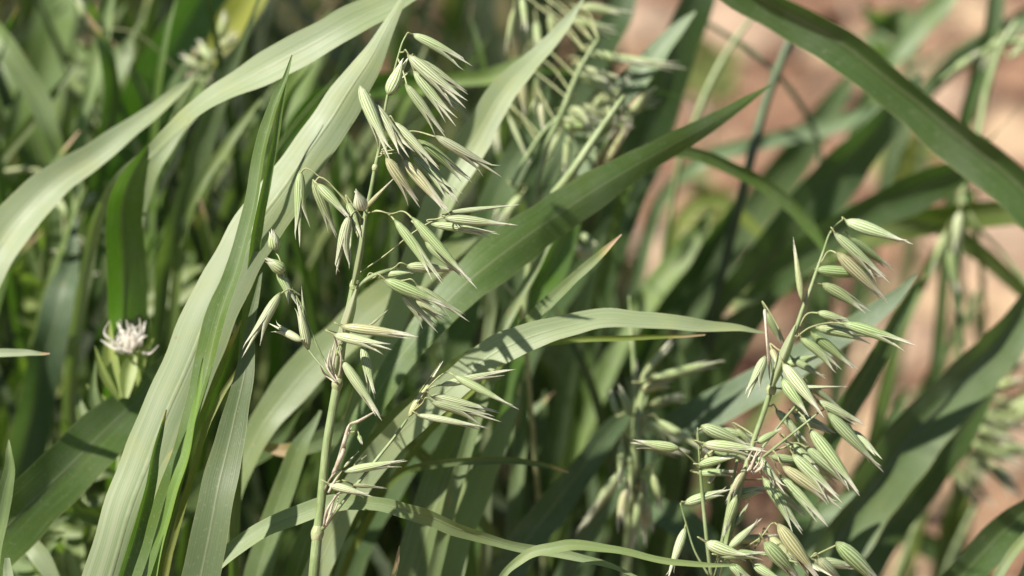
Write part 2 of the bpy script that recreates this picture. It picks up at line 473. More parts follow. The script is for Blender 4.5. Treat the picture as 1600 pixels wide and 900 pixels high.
SPIKE_RNG = random.Random(11)
def spikelet(parent, root_w, a, b, wpx, dz=0.0, dz2=None, roll=None, var=None, color=None, ped=None, short=False):
    """a, b: photo points of base and tip; ped: list of 3D points leading from the branch to the base"""
    R = SPIKE_RNG
    if dz2 is None: dz2 = dz + R.uniform(-.006, .004)
    A = P(a[0], a[1], dz); B = P(b[0], b[1], dz2)
    ax = (B - A); L = ax.length; y = ax.normalized()
    V = (A - CAM).normalized()
    side = y.cross(V).normalized()        # lies in the picture plane, across the spikelet
    if side.z < 0: side = -side
    z0 = side; x0 = y.cross(z0).normalized()
    r = math.radians(roll if roll is not None else R.choice((R.uniform(-35, 35), R.uniform(-80, 80))))
    z = z0 * math.cos(r) + x0 * math.sin(r); x = y.cross(z).normalized()
    hw = wpx * R.uniform(.37, .46) * K * (D0 + dz)
    vi = var if var is not None else R.choice((0, 0, 1, 2, 3, 4, 0, 2))
    fl, g1, g2 = VAR[vi % 6 + 6 * R.randrange(3)]
    c = color or (0.50, 0.555, 0.35)
    k = R.uniform(.88, 1.1); kg = R.uniform(.94, 1.06)
    col = (c[0] * k, c[1] * k * kg, c[2] * k, 1)
    ripe = R.random()
    if ripe < .03: col = (.60 * k, .53 * k, .33 * k, 1)          # ripened to straw
    elif ripe < .25: col = (c[0] * .78, c[1] * .88, c[2] * .66, 1)   # still green
    elif ripe < .31: hw *= .75                                   # shrivelled, empty
    m = Matrix(((x.x * hw, y.x * L, z.x * hw, A.x), (x.y * hw, y.y * L, z.y * hw, A.y), (x.z * hw, y.z * L, z.z * hw, A.z), (0, 0, 0, 1)))
    s = bpy.data.objects.new('spikelet', fl); s.color = col; link(s, parent)
    s.matrix_parent_inverse = Matrix.Translation(-root_w); s.matrix_basis = m
    for g in (g1, g2):
        o = bpy.data.objects.new('glume', g); o.color = col; link(o, s)
    if ped:
        rows = catmull([tuple(q) + (rr,) for q, rr in ped], 6)
        v, f, u = tube(rows, 5)
        o = bpy.data.objects.new('pedicel', mesh('pedicel', v, f, M_PEDICEL, u)); link(o, s)
        o.matrix_parent_inverse = m.inverted()
    return s

def plant(name, label, cat, base, group=None):
    e = bpy.data.objects.new(name, None); e.empty_display_size = .02; e.location = base; link(e); tag(e, label, cat, group)
    return e
def part(root, name, vfu, mat, label=None, tint=None):
    v, f, u = vfu
    b = Vector(root.location)
    o = bpy.data.objects.new(name, mesh(name, [Vector(q) - b for q in v], f, mat, u, tint)); link(o, root)
    if label: o['label'] = label
    return o
def rows_px(pts):
    """px, py, width px, dz -> tube rows"""
    out = []
    for (x, y, w, dz) in pts:
        p = P(x, y, dz); out.append((p.x, p.y, p.z, w * .5 * K * (D0 + dz)))
    return out
def stem_rows(pts, root=True, n=6):
    rows = list(catmull(rows_px(pts), n))
    if root:
        L = Vector(rows[-1][:3]); t = (L - Vector(rows[-2][:3])).normalized()
        k = -L.z / min(-.3, t.z); base = Vector((L.x + t.x * .12, L.y + .06, -.012)); r0 = rows[-1][3]
        for i in range(1, 13):
            s = i / 12
            q = L + t * (k * s * .25)
            p = q.lerp(base, s ** 1.2) if s < 1 else base
            rows.append(np.array((p.x, p.y, L.z + (base.z - L.z) * s, r0 * (1 + .2 * s))))
    return rows
def node_rows(c, d, w, h):
    """a swollen joint on a stem: centre, direction, half-width, half-height"""
    return [tuple(c + d * (h * k)) + (w * q,) for k, q in ((-1, .82), (-.6, 1.0), (-.2, 1.12), (.2, 1.12), (.6, 1.0), (1, .82))]

def fibres(root, name, strands, label=None, wpx=3.0, dz=0.0, seed=1):
    R = random.Random(seed); V, F, U = [], [], []
    for s in strands:
        pts = [(x, y, wpx * R.uniform(.6, 1.2) * (1 if i < len(s) - 1 else .25), dz + R.uniform(-.004, .004)) for i, (x, y) in enumerate(s)]
        v, f, u = tube(catmull(rows_px(pts), 5), 5)
        o = len(V); V += v; U += u; F += [tuple(i + o for i in q) for q in f]
    return part(root, name, (V, F, U), M_DRY, label)

def nearest_on(skel, p):
    """nearest point of the skeleton (list of px polylines with dz) to photo point p that is not above it by much"""
    best = None
    for line in skel:
        for (x, y, w, dz) in line:
            d = math.hypot(x - p[0], y - p[1]) + (30 if y < p[1] - 40 else 0)
            if best is None or d < best[0]: best = (d, x, y, w, dz)
    return best
def dense(line):
    return [tuple(r) for r in catmull(line, 6)]

def pedicel_path(a, dz, tipdir, attach=None, skel=None, via=None, w=2.4):
    A = P(a[0], a[1], dz); r = w * .5 * K * (D0 + dz)
    if attach is None:
        _, x, y, _, z = nearest_on(skel, a); attach = (x, y, z)
    B = P(*attach)
    d = (A - B).length
    pts = [(B, r * 1.15)]
    if via:
        for q in via: pts.append((P(q[0], q[1], dz * .5 + attach[2] * .5), r))
    elif d > .004:
        m = B.lerp(A, .55) + Vector((0, 0, 1)) * d * .14
        pts.append((m, r))
        pts.append((A - tipdir * min(.0035, d * .2) + Vector((0, 0, .0012)), r * .95))
    pts.append((A + tipdir * .0012, r * 1.25))
    return pts

# ------------------------------------------------------------------ the leaf blades (tip first; px, py, width px, depth, roll)
blade('broad pale oat leaf arching in from the upper edge, narrowing towards the left tangle',
      [(668, -25, 26, .05, 12), (600, 12, 42, .045, 14), (520, 50, 48, .04, 15), (430, 98, 52, .04, 16), (350, 145, 34, .045, 20), (285, 188, 20, .05, 25),
       (232, 236, 18, .06, 5), (185, 285, 18, .075, 0), (150, 350, 20, .095, 0), (130, 450, 20, .12, 0)], GLAUC, fold=.18, rib=True)
blade('hanging lower part of the broad arching leaf, light through it put into its saturated green',
      [(236, 222, 6, .058, -5), (216, 258, 30, .062, -18), (196, 310, 50, .068, -25), (190, 390, 60, .078, -28), (194, 480, 64, .09, -28), (192, 590, 60, .11, -25)], (.10, .175, .045), fold=.3, wav=.12, rib=True)  # own blade for the arching leaf's lower run, backlit glow put into tint
blade('wide pale oat leaf with withered pinkish tip curving down past the left edge',
      [(303, 118, 5, .09, 10), (262, 158, 20, .085, 12), (205, 202, 30, .08, 14), (140, 250, 40, .075, 14), (70, 300, 58, .07, 12), (5, 375, 68, .065, 8), (-45, 470, 66, .06, 0), (-70, 600, 60, .06, 0)], GLAUC, dry=.0, fold=.3, rib=True)
blade('longest broad oat leaf running from the top edge to the lower left corner',
      [(640, -30, 5, .035, 10), (612, 30, 18, .03, 10), (570, 105, 44, .028, 10), (520, 180, 60, .024, 10), (462, 265, 68, .02, 8), (400, 355, 74, .016, 8), (345, 450, 80, .012, 8), (296, 560, 84, .01, 8),
       (248, 680, 88, .01, 8), (205, 790, 88, .01, 6), (165, 920, 84, .01, 4)], GLAUC, fold=-.26, rib=True)
blade('slender upright leaf folded lengthwise in front of the longest broad leaf',
      [(458, 86, 2, .005, 0), (438, 140, 11, .004, 20), (418, 200, 16, .003, 35), (402, 290, 20, .002, 45), (378, 390, 24, .002, 50), (352, 470, 28, .002, 50), (322, 580, 30, .002, 45), (292, 690, 28, .0, 40), (258, 800, 30, 0, 30), (222, 920, 32, 0, 20)], GRN, fold=.5)
blade('narrow second blade tip tucked beside the slender folded leaf',
      [(448, 128, 2, .012, -10), (437, 180, 9, .012, -20), (426, 230, 11, .012, -30), (412, 300, 14, .012, -30), (398, 380, 16, .014, -30)], GRN, fold=.4)
blade('short dark green leaf with dried point lying on the base of the longest broad leaf',
      [(259, 638, 2, -.006, -40), (246, 690, 11, -.006, -52), (232, 750, 16, -.006, -55), (214, 820, 18, -.005, -55), (190, 910, 20, -.004, -50)], DEEP, dry=.008, fold=.4)
blade('pale leaf with pinkish dry tip at the foot of the longest broad leaf',
      [(294, 661, 2, .004, 10), (281, 695, 14, .004, 12), (262, 740, 26, .004, 10), (240, 800, 34, .004, 6), (215, 900, 36, .004, 0)], GLAUC, dry=.025, fold=.15)
blade('bright green narrow leaf edge beside the grey leaf at lower left',
      [(318, 560, 3, -.004, -10), (308, 630, 10, -.004, 20), (294, 700, 13, -.004, 30), (272, 770, 15, -.004, 30), (250, 850, 16, -.003, 20), (232, 930, 16, -.002, 0)], (.16, .24, .06), fold=.4)
blade('grey waxy leaf with a soft shadow across it, left of the main stalk foot',
      [(408, 424, 3, .016, 0), (395, 500, 14, .012, 0), (382, 580, 28, .006, 2), (362, 670, 44, -.002, 3), (342, 770, 54, -.01, 3), (312, 910, 62, -.014, 0)], (.135, .16, .12), fold=.12, rib=True)
blade('broad shaded dark green leaf with yellowish margin across the lower left corner',
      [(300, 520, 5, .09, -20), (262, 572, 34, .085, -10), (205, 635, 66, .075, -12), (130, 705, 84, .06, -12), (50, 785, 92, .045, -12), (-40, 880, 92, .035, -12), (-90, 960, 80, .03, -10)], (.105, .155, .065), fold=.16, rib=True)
blade('dark bluish grey leaf with bent top at the left edge', 
      [(118, 330, 5, .16, 0), (112, 400, 24, .15, 0), (98, 455, 44, .14, 15), (76, 540, 52, .14, -20), (52, 640, 58, .14, -30), (28, 740, 60, .14, -30), (0, 860, 60, .14, -30)], (.085, .12, .10), fold=.3)
blade('pale green leaf hanging down at the upper left corner',
      [(-30, 10, 18, .16, 5), (12, 75, 34, .15, 5), (48, 135, 36, .15, 5), (75, 190, 30, .15, 8), (95, 250, 20, .155, 0), (108, 320, 16, .16, -10), (118, 420, 16, .18, -10)], (.15, .195, .095), fold=.25)
blade('dull green leaf under the pale hanging leaf at the left edge',
      [(-25, 95, 30, .22, -20), (15, 150, 50, .21, -25), (50, 210, 50, .2, -25), (75, 290, 44, .2, -20), (90, 400, 40, .2, -10)], GRN, fold=.2)
blade('wide saturated green leaf seen out of focus behind the flower stalks at upper left',
      [(345, -40, 40, .24, -30), (300, 30, 78, .23, -35), (255, 110, 88, .22, -35), (215, 190, 84, .22, -30), (185, 280, 70, .22, -20), (165, 380, 60, .22, -20)], (.085, .165, .035), fold=.15, rib=True)
blade('dim greyish leaf hanging below the upper arching leaf',
      [(378, 60, 10, .12, -10), (350, 130, 28, .12, -15), (325, 200, 34, .12, -20), (298, 280, 34, .12, -22), (272, 360, 30, .12, -25), (255, 430, 24, .13, -25), (245, 520, 20, .14, -20)], (.135, .17, .115), fold=.2)
blade('small pale leaf tip poking in at the left edge',
      [(78, 553, 2, .03, 0), (50, 551, 9, .03, 10), (15, 552, 13, .03, 12), (-30, 560, 15, .03, 10), (-70, 610, 15, .03, 0)], GLAUC, dry=.006, fold=.3)
blade('small upright pale leaf at the lower left edge',
      [(14, 686, 2, .02, 0), (14, 720, 14, .02, 0), (8, 765, 24, .02, 0), (-5, 830, 28, .02, 0), (-20, 920, 28, .02, 0)], (.18, .23, .11), fold=.3)
blade('stubby pale leaf tip in the bottom left corner',
      [(12, 872, 8, .0, 10), (14, 895, 16, .0, 10), (10, 940, 18, 0, 0)], GLAUC, fold=.3)
blade('bluish pale leaf low in the bottom left corner behind weeds',
      [(92, 915, 18, .06, 15), (62, 868, 30, .06, 15), (30, 845, 20, .065, 10), (0, 850, 12, .07, 0), (-30, 890, 10, .07, 0)], GLAUC, fold=.2)
blade('pale bright leaf descending from top centre behind the main panicle',
      [(915, -2, 3, .07, 10), (880, 40, 18, .068, 12), (833, 93, 30, .065, 12), (785, 150, 42, .06, 10), (745, 212, 50, .058, 8), (708, 275, 50, .056, 8), (676, 345, 46, .056, 4), (640, 430, 42, .058, 0), (600, 540, 38, .06, 0)], GLAUC, fold=.2)
blade('long deep green leaf, shade put into its tint, reaching up to the right across the centre',
      [(1205, 133, 2, .075, -10), (1150, 168, 18, .07, -16), (1080, 210, 32, .065, -22), (1000, 256, 46, .06, -24), (920, 304, 58, .055, -20), (850, 350, 68, .052, -10), (780, 402, 72, .05, -6), (715, 455, 62, .048, 4), (660, 515, 48, .046, 14), (615, 575, 40, .046, 16), (575, 640, 38, .046, 10)],
      (.105, .155, .065), fold=-.14)  # tint lowered so the leaf reads as turned from the sun
blade('grey green leaf slanting behind the main stalk towards lower left',
      [(760, 350, 4, .095, 5), (700, 395, 34, .09, 8), (625, 452, 54, .085, 10), (550, 512, 60, .08, 10), (480, 580, 58, .075, 12), (420, 655, 46, .07, 12), (378, 725, 36, .07, 8), (350, 810, 34, .07, 0)], (.185, .215, .14), fold=.15, rib=True)
blade('arching pale leaf whose tip points right at the shorter panicle',
      [(1197, 521, 2, .03, 8), (1150, 514, 11, .028, 10), (1080, 505, 20, .026, 12), (1000, 501, 27, .024, 14), (920, 503, 33, .022, 14), (850, 518, 40, .02, 12), (785, 546, 46, .02, 10), (725, 588, 48, .022, 8), (660, 642, 46, .026, 4), (600, 705, 44, .03, 0), (545, 780, 42, .034, 0), (500, 880, 40, .036, 0)], GLAUC, fold=.16, rib=True)
blade('dim leaf running parallel above the arching pale leaf base',
      [(842, 500, 4, .05, 0), (790, 532, 22, .05, -5), (730, 570, 36, .05, -8), (670, 618, 42, .05, -8), (612, 672, 42, .05, -8), (560, 740, 40, .05, -8), (520, 830, 40, .05, -5)], (.15, .19, .085), fold=.2)
blade('broad left half of an upright folded leaf, shade put into its tint, below the lower right spikelets',
      [(775, 545, 6, .075, 0), (757, 590, 40, .072, 4), (735, 650, 58, .07, 5), (706, 725, 66, .068, 5), (676, 805, 70, .066, 5), (645, 910, 72, .066, 5)], (.17, .205, .115), fold=.1, rib=True)  # left half of one folded leaf, built apart, shade put into tint
blade('right half of the upright folded leaf, sunlight put into its paler tint',
      [(812, 618, 3, .082, 10), (796, 655, 22, .08, 12), (770, 710, 36, .078, 14), (742, 780, 42, .076, 14), (716, 850, 44, .075, 14), (695, 930, 44, .075, 10)], (.24, .27, .18), fold=.15)  # right half of that folded leaf, its light put into a paler tint
blade('thin leaf arching low behind the main stalk foot with a green twisted right end',
      [(1000, 902, 3, .0, 0), (940, 880, 10, .002, 0), (870, 864, 14, .004, -10), (790, 849, 16, .006, -30), (715, 826, 21, .008, -45), (655, 803, 24, .01, -40), (600, 789, 21, .011, -10), (540, 786, 26, .012, 12), (460, 806, 28, .012, 14), (385, 845, 27, .012, 12), (315, 905, 26, .012, 5), (280, 960, 26, .012, 0)], (.20, .24, .13), fold=.2, rib=True)
blade('slim curved leaf rising from the bottom edge towards the shorter panicle foot',
      [(1150, 885, 3, -.002, 0), (1090, 882, 9, -.003, 10), (1020, 872, 10, -.004, 10), (950, 859, 12, -.005, 15), (885, 853, 17, -.006, 15), (835, 862, 17, -.006, 10), (797, 888, 12, -.005, -5), (770, 930, 12, -.004, -10)], (.20, .24, .11), fold=.3)
blade('dark teal leaf leaning right, below the blurred middle panicle',
      [(1010, 610, 4, .12, -10), (968, 660, 26, .115, -14), (925, 712, 38, .11, -15), (880, 768, 46, .105, -15), (832, 835, 52, .1, -14), (780, 920, 54, .1, -10)], (.095, .14, .095), fold=.2)
blade('bluish white leaf, tint dimmed for shade, passing behind the shorter panicle with its tip over bare soil',
      [(1433, 431, 2, .085, 5), (1400, 462, 20, .085, 8), (1350, 500, 32, .085, 10), (1280, 546, 44, .088, 10), (1200, 592, 52, .09, 10), (1120, 634, 54, .095, 8), (1050, 674, 46, .1, 4), (990, 724, 36, .105, 0), (940, 800, 30, .11, 0)], (.11, .155, .125), fold=.12, rib=True)  # tint lowered to paint partial shade on a sun-facing leaf
blade('dark narrow leaf beneath the bluish white leaf tip',
      [(1446, 425, 2, .1, -20), (1422, 462, 13, .1, -35), (1388, 520, 22, .1, -42), (1350, 590, 30, .1, -42), (1310, 660, 34, .1, -40), (1270, 740, 36, .1, -30), (1235, 840, 36, .1, -20)], (.075, .12, .06), dry=.006, fold=.25)
blade('large right leaf with lit grey half and shadow falling across it',
      [(1640, 440, 36, .14, -18), (1590, 505, 56, .135, -18), (1530, 570, 70, .13, -18), (1465, 640, 78, .125, -18), (1400, 712, 84, .12, -18), (1345, 785, 86, .115, -18), (1295, 870, 84, .115, -18), (1260, 950, 80, .115, -15)], (.12, .16, .10), fold=.5, rib=True)
blade('dark green underside leaf below the large right leaf',
      [(1560, 600, 5, .17, -30), (1500, 680, 40, .165, -40), (1430, 760, 56, .16, -42), (1370, 840, 60, .155, -40), (1320, 930, 60, .155, -30)], (.08, .125, .05), fold=.2)
blade('thick dark green leaf, shade put into its tint, crossing the upper right corner nearest the camera',
      [(1090, -62, 36, -.07, -38), (1160, -20, 52, -.073, -42), (1260, 35, 58, -.076, -44), (1360, 102, 60, -.08, -45), (1450, 172, 62, -.084, -45), (1540, 245, 66, -.088, -44), (1640, 335, 70, -.092, -42)], (.065, .108, .05), fold=.35, rib=True, wav=.03)  # shade of the underlit face partly painted by the darker tint
blade('broad dim leaf, shade put into its tint, slanting down behind the shorter panicle top',
      [(1440, 120, 6, .2, -22), (1385, 185, 44, .2, -30), (1320, 260, 66, .2, -34), (1245, 350, 76, .2, -34), (1175, 440, 76, .2, -30), (1110, 540, 70, .2, -25), (1060, 640, 60, .2, -20)], (.095, .14, .085), fold=.15, rib=True)  # darker tint stands in for the shade on this leaf
blade('wide dark leaf, shade put into its tint, with blunt end pointing at the right edge',
      [(1532, 232, 10, .16, -20), (1505, 262, 40, .16, -28), (1440, 295, 54, .16, -30), (1360, 330, 52, .16, -30), (1280, 378, 50, .165, -28), (1200, 450, 48, .17, -24), (1130, 560, 46, .18, -20)], (.085, .135, .06), fold=.2)  # shade painted into the tint here as well
blade('olive leaf under the wide dark blunt leaf at the right edge',
      [(1640, 325, 30, .2, -10), (1570, 330, 40, .2, -20), (1480, 338, 44, .2, -26), (1390, 358, 40, .2, -26), (1300, 395, 36, .21, -22), (1215, 450, 30, .22, -15), (1140, 500, 26, .23, -10)], (.15, .185, .06), fold=.25)
blade('bluish leaf tip catching light at the top right of centre',
      [(1088, 16, 3, .13, 15), (1060, 48, 20, .13, 16), (1020, 92, 34, .13, 16), (975, 145, 42, .13, 14), (930, 210, 44, .13, 10), (890, 290, 42, .13, 5), (850, 390, 40, .13, 0)], (.19, .235, .165), fold=.25)
blade('broad dark leaf standing behind the bluish leaf tip',
      [(1105, -40, 34, .19, -25), (1082, 20, 52, .19, -30), (1050, 100, 64, .19, -34), (1015, 190, 68, .19, -34), (980, 290, 64, .19, -30), (945, 400, 60, .19, -25)], (.065, .105, .048), fold=.15)
blade('curved dark leaf dipping in front of the broad dim leaf',
      [(1305, 412, 3, .12, -30), (1275, 362, 16, .12, -38), (1225, 312, 22, .12, -40), (1160, 268, 22, .12, -38), (1085, 238, 20, .12, -30), (1030, 240, 18, .12, -10), (985, 280, 18, .13, 0), (960, 360, 18, .14, 0)], (.10, .155, .055), fold=.25)
blade('yellowish green leaf tip blurred left of the shorter panicle',
      [(1128, 496, 4, .17, 5), (1165, 470, 24, .17, 8), (1220, 432, 34, .175, 5), (1290, 392, 36, .18, 0), (1370, 360, 34, .19, -10), (1460, 350, 30, .2, -20), (1540, 400, 26, .21, -20)], (.20, .24, .085), dry=.012, fold=.2)
blade('light green blurred leaf end above the arching pale leaf',
      [(1110, 330, 5, .2, -10), (1085, 372, 30, .2, 5), (1050, 420, 38, .2, 10), (1012, 470, 38, .2, 12), (975, 525, 34, .2, 8), (940, 600, 30, .2, 0)], (.16, .215, .085), fold=.3)
blade('dark leaf running alongside the light green blurred leaf end',
      [(1160, 300, 4, .22, -25), (1120, 362, 26, .22, -35), (1075, 430, 34, .22, -38), (1025, 505, 36, .22, -35), (980, 590, 34, .22, -30)], (.06, .10, .04), fold=.3)
blade('thin grey leaf with a tan dry tip above the arching pale leaf',
      [(970, 367, 2, .025, 5), (940, 396, 11, .027, 8), (895, 437, 17, .03, 10), (850, 480, 20, .034, 10), (808, 525, 22, .04, 8), (770, 580, 22, .05, 0), (740, 660, 22, .05, 0)], (.17, .205, .14), dry=.017, fold=.3)
blade('hair thin leaf with orange tip lying under the arching pale leaf',
      [(1102, 522, 2, .035, -10), (1050, 526, 6, .035, -15), (980, 528, 8, .035, -15), (900, 530, 9, .035, -15), (820, 545, 9, .04, -10), (760, 590, 9, .045, 0)], (.17, .20, .05), dry=.022, fold=.4)
blade('thin dark arching leaf with brown tip across the two upright leaf halves',
      [(888, 738, 2, .05, -10), (855, 728, 7, .05, -15), (810, 720, 10, .048, -20), (750, 719, 12, .046, -20), (690, 724, 12, .046, -20), (630, 738, 12, .05, -20), (585, 780, 12, .055, -10)], (.10, .14, .05), dry=.012, fold=.35)
blade('straw coloured leaf point rising from the bottom edge right of the main stalk',
      [(624, 852, 1.5, .01, 0), (620, 875, 6, .01, 0), (613, 910, 8, .01, 0), (605, 960, 9, .01, 0)], STRAW, dry=.02, fold=.4)
blade('straight thin leaf beside the bright green upright leaf at centre',
      [(875, 352, 2, .08, 0), (845, 405, 12, .08, 8), (815, 460, 14, .08, 10), (785, 515, 15, .08, 8), (755, 580, 16, .085, 0)], (.20, .23, .13), fold=.4)
blade('bright green upright leaf at centre under the deep green leaf',
      [(905, 300, 5, .11, -20), (885, 355, 40, .11, -25), (855, 420, 48, .11, -28), (820, 500, 48, .11, -26), (790, 590, 44, .11, -20)], (.11, .20, .04), fold=.3)
blade('pale hanging leaf fragment with brown stub right of the mid spikelets',
      [(812, 400, 3, .09, 0), (795, 425, 16, .09, 8), (775, 455, 22, .09, 5), (765, 500, 18, .095, 0), (760, 580, 16, .1, 0)], (.23, .25, .17), fold=.2)
blade('dim leaf lying horizontally left of the blurred rosette at lower left',
      [(470, 640, 3, .09, -10), (430, 690, 24, .09, -12), (380, 720, 34, .085, -14), (330, 745, 36, .085, -14), (280, 800, 34, .085, -10)], (.12, .16, .085), dry=.0, fold=.2)
blade('green drooping leaf with rusty patch left of the main stalk',
      [(395, 695, 4, .07, 0), (440, 705, 20, .07, -5), (490, 690, 28, .07, -8), (540, 670, 30, .072, -8), (600, 665, 26, .08, -5), (650, 700, 20, .09, 0)], (.125, .165, .08), dry=.03, fold=.2)
blade('teal shadowed leaf below the lower right spikelet cluster',
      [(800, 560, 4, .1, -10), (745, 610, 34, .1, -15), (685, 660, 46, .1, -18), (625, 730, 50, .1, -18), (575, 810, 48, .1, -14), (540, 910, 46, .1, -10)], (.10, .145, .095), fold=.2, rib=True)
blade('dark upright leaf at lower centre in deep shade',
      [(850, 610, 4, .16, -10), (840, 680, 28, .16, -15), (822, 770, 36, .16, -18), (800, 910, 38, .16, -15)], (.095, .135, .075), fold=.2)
blade('pale stalk like leaf standing at lower centre in front of deep shade',
      [(826, 560, 3, .13, 0), (818, 640, 16, .13, 0), (808, 740, 22, .13, 0), (798, 910, 26, .13, 0)], (.13, .165, .10), fold=.3)
blade('grey green leaf leaning at the left of the main stalk foot',
      [(500, 640, 4, .06, 5), (470, 700, 26, .06, 6), (440, 775, 36, .06, 6), (415, 850, 40, .06, 5), (395, 940, 42, .06, 0)], (.145, .185, .11), fold=.2)
blade('narrow olive leaf with orange dry tip near the drooping left spikelet',
      [(378, 500, 2, .02, 0), (362, 535, 8, .02, 0), (340, 585, 10, .02, 0), (315, 640, 11, .02, 0), (290, 720, 12, .02, 0)], (.19, .20, .07), dry=.02, fold=.4)
blade('narrow orange brown leaf tip crossing the grey leaf at left',
      [(392, 548, 2, .015, 0), (370, 580, 6, .015, 0), (348, 615, 8, .015, 0), (325, 660, 9, .015, 0), (300, 740, 10, .015, 0)], (.20, .20, .07), dry=.02, fold=.4)
blade('dim leaf at left leading to a rounded pale end near the fluffy flower',
      [(318, 415, 6, .17, 10), (285, 430, 24, .17, 12), (245, 455, 30, .17, 10), (205, 490, 26, .17, 0), (180, 560, 22, .18, 0)], (.19, .22, .10), fold=.3)
blade('lower dim leaf of the pair behind the fluffy flower',
      [(322, 440, 6, .16, 10), (280, 465, 20, .16, 12), (235, 480, 22, .16, 8), (200, 510, 20, .16, 0), (185, 580, 20, .17, 0)], (.22, .24, .13), fold=.3)
blade('glossy blurred leaf crossing the top edge at upper right',
      [(1505, -35, 20, .28, 10), (1470, 10, 34, .28, 10), (1430, 50, 36, .28, 5), (1390, 95, 28, .28, 0), (1350, 170, 24, .29, 0), (1320, 280, 22, .3, 0)], (.14, .19, .12), fold=.3)
blade('dark slanting leaf rising out of the lower right corner',
      [(1640, 770, 30, .08, -20), (1580, 820, 50, .08, -28), (1520, 880, 54, .08, -28), (1460, 950, 54, .08, -20)], (.085, .13, .06), fold=.25)
blade('pale narrow leaf in the lower right corner',
      [(1612, 828, 14, .06, 5), (1585, 865, 16, .06, 5), (1555, 905, 16, .06, 5), (1525, 960, 16, .06, 0)], (.18, .215, .13), fold=.3)
blade('blurred dark leaf across the soil at the bottom right',
      [(1360, 815, 5, .32, -10), (1420, 838, 30, .32, -20), (1480, 865, 40, .32, -24), (1540, 915, 42, .32, -20), (1590, 990, 40, .32, -10)], (.08, .12, .055), fold=.25)
blade('teal leaf low behind the shorter panicle foot',
      [(985, 790, 5, .14, 5), (1030, 800, 40, .14, 6), (1075, 825, 50, .14, 5), (1110, 870, 50, .14, 0), (1130, 950, 48, .14, 0)], (.13, .18, .14), fold=.2)
blade('blue grey leaf hidden low behind the right hand spikelets',
      [(1335, 770, 5, .1, 0), (1290, 800, 34, .1, 5), (1255, 840, 46, .1, 5), (1230, 910, 48, .1, 0)], (.15, .20, .15), fold=.2)
blade('yellowing broad leaf blurred at the top left',
      [(420, -40, 36, .2, 5), (385, 5, 50, .2, 5), (352, 55, 44, .2, 0), (325, 95, 20, .2, 0), (312, 150, 12, .21, 0), (305, 230, 10, .22, 0)], (.36, .34, .07), fold=.2)
blade('upright pale stem leaf blurred near the upper left corner',
      [(172, -10, 16, .17, 0), (163, 50, 24, .17, 5), (148, 110, 24, .17, 5), (132, 175, 20, .17, 0), (122, 260, 18, .17, 0), (112, 380, 18, .17, 0)], (.21, .26, .13), fold=.4)
blade('small silvery leaf beside the upright pale stem leaf',
      [(205, 60, 10, .19, 10), (190, 90, 34, .19, 12), (175, 125, 36, .19, 10), (165, 165, 16, .19, 0), (160, 240, 10, .19, 0)], (.19, .225, .16), fold=.2)
blade('thin pale blade under the upper arching leaf at left',
      [(312, 172, 6, .08, 8), (270, 215, 22, .08, 10), (240, 262, 24, .08, 8), (222, 320, 20, .085, 0), (210, 420, 18, .09, 0)], (.22, .25, .16), fold=.25)
blade('dim thin blade crossing behind the slender folded leaf',
      [(408, 155, 4, .12, 0), (370, 205, 14, .12, 4), (330, 260, 16, .12, 4), (295, 330, 16, .12, 0), (275, 440, 16, .13, 0)], (.15, .19, .09), fold=.3)
blade('horizontal soft green leaf right of the main panicle top',
      [(860, 62, 5, .14, 6), (820, 100, 22, .14, 8), (770, 118, 24, .14, 8), (700, 125, 22, .14, 0), (640, 150, 20, .15, 0), (610, 230, 20, .17, 0)], (.16, .22, .075), fold=.3)
blade('green leaf behind the main panicle top running left to right',
      [(715, 118, 10, .16, -20), (640, 128, 34, .16, -26), (560, 138, 34, .16, -26), (490, 160, 30, .16, -20), (450, 220, 26, .17, -10), (440, 320, 24, .18, 0)], (.10, .19, .035), fold=.2)
blade('long blurred teal leaf below the deep green centre leaf',
      [(1010, 300, 5, .16, -10), (960, 350, 30, .16, -14), (900, 420, 40, .16, -16), (845, 500, 44, .16, -16), (800, 600, 42, .16, -12)], (.09, .135, .08), fold=.2)
blade('teal leaf behind the pale bright leaf at top centre',
      [(860, 130, 5, .12, -5), (835, 190, 34, .12, -8), (800, 260, 44, .12, -10), (765, 340, 46, .12, -10), (735, 440, 44, .12, -8)], (.115, .16, .11), fold=.2)
blade('dark upper leaf behind the blurred spikelets at top centre',
      [(985, -20, 30, .2, -10), (955, 40, 46, .2, -14), (915, 110, 54, .2, -16), (870, 200, 54, .2, -16), (835, 310, 50, .2, -10)], (.085, .125, .08), fold=.2)

blade('blurred bluish leaf lying level across the pale soil behind the dark stalk',
      [(1425, 160, 4, .26, 8), (1360, 178, 20, .26, 10), (1270, 204, 26, .26, 8), (1180, 226, 24, .26, 5), (1090, 255, 22, .26, 0), (1030, 320, 20, .27, 0), (1000, 420, 18, .28, 0)], BLUE, fold=.25)
blade('wide dim leaf behind the dark stalk near the top right',
      [(1345, 100, 5, .32, -10), (1295, 170, 40, .32, -16), (1235, 255, 54, .32, -20), (1165, 350, 56, .32, -20), (1095, 460, 52, .32, -15), (1050, 580, 48, .32, -10)], (.10, .14, .085), fold=.2)
blade('dark upright leaf crossing the top edge near the upper right corner',
      [(1560, -30, 20, .24, -20), (1550, 30, 28, .24, -25), (1535, 90, 26, .24, -25), (1512, 170, 22, .24, -20), (1490, 270, 20, .25, -10), (1480, 380, 18, .26, 0)], DEEP, fold=.4)
blade('greyish blurred leaf in the upper right corner behind the thin oat stalk',
      [(1640, 10, 24, .3, 5), (1580, 45, 34, .3, 8), (1510, 85, 34, .3, 6), (1450, 140, 28, .3, 0), (1400, 230, 26, .31, -5), (1370, 340, 24, .32, -5)], (.13, .17, .12), fold=.3)
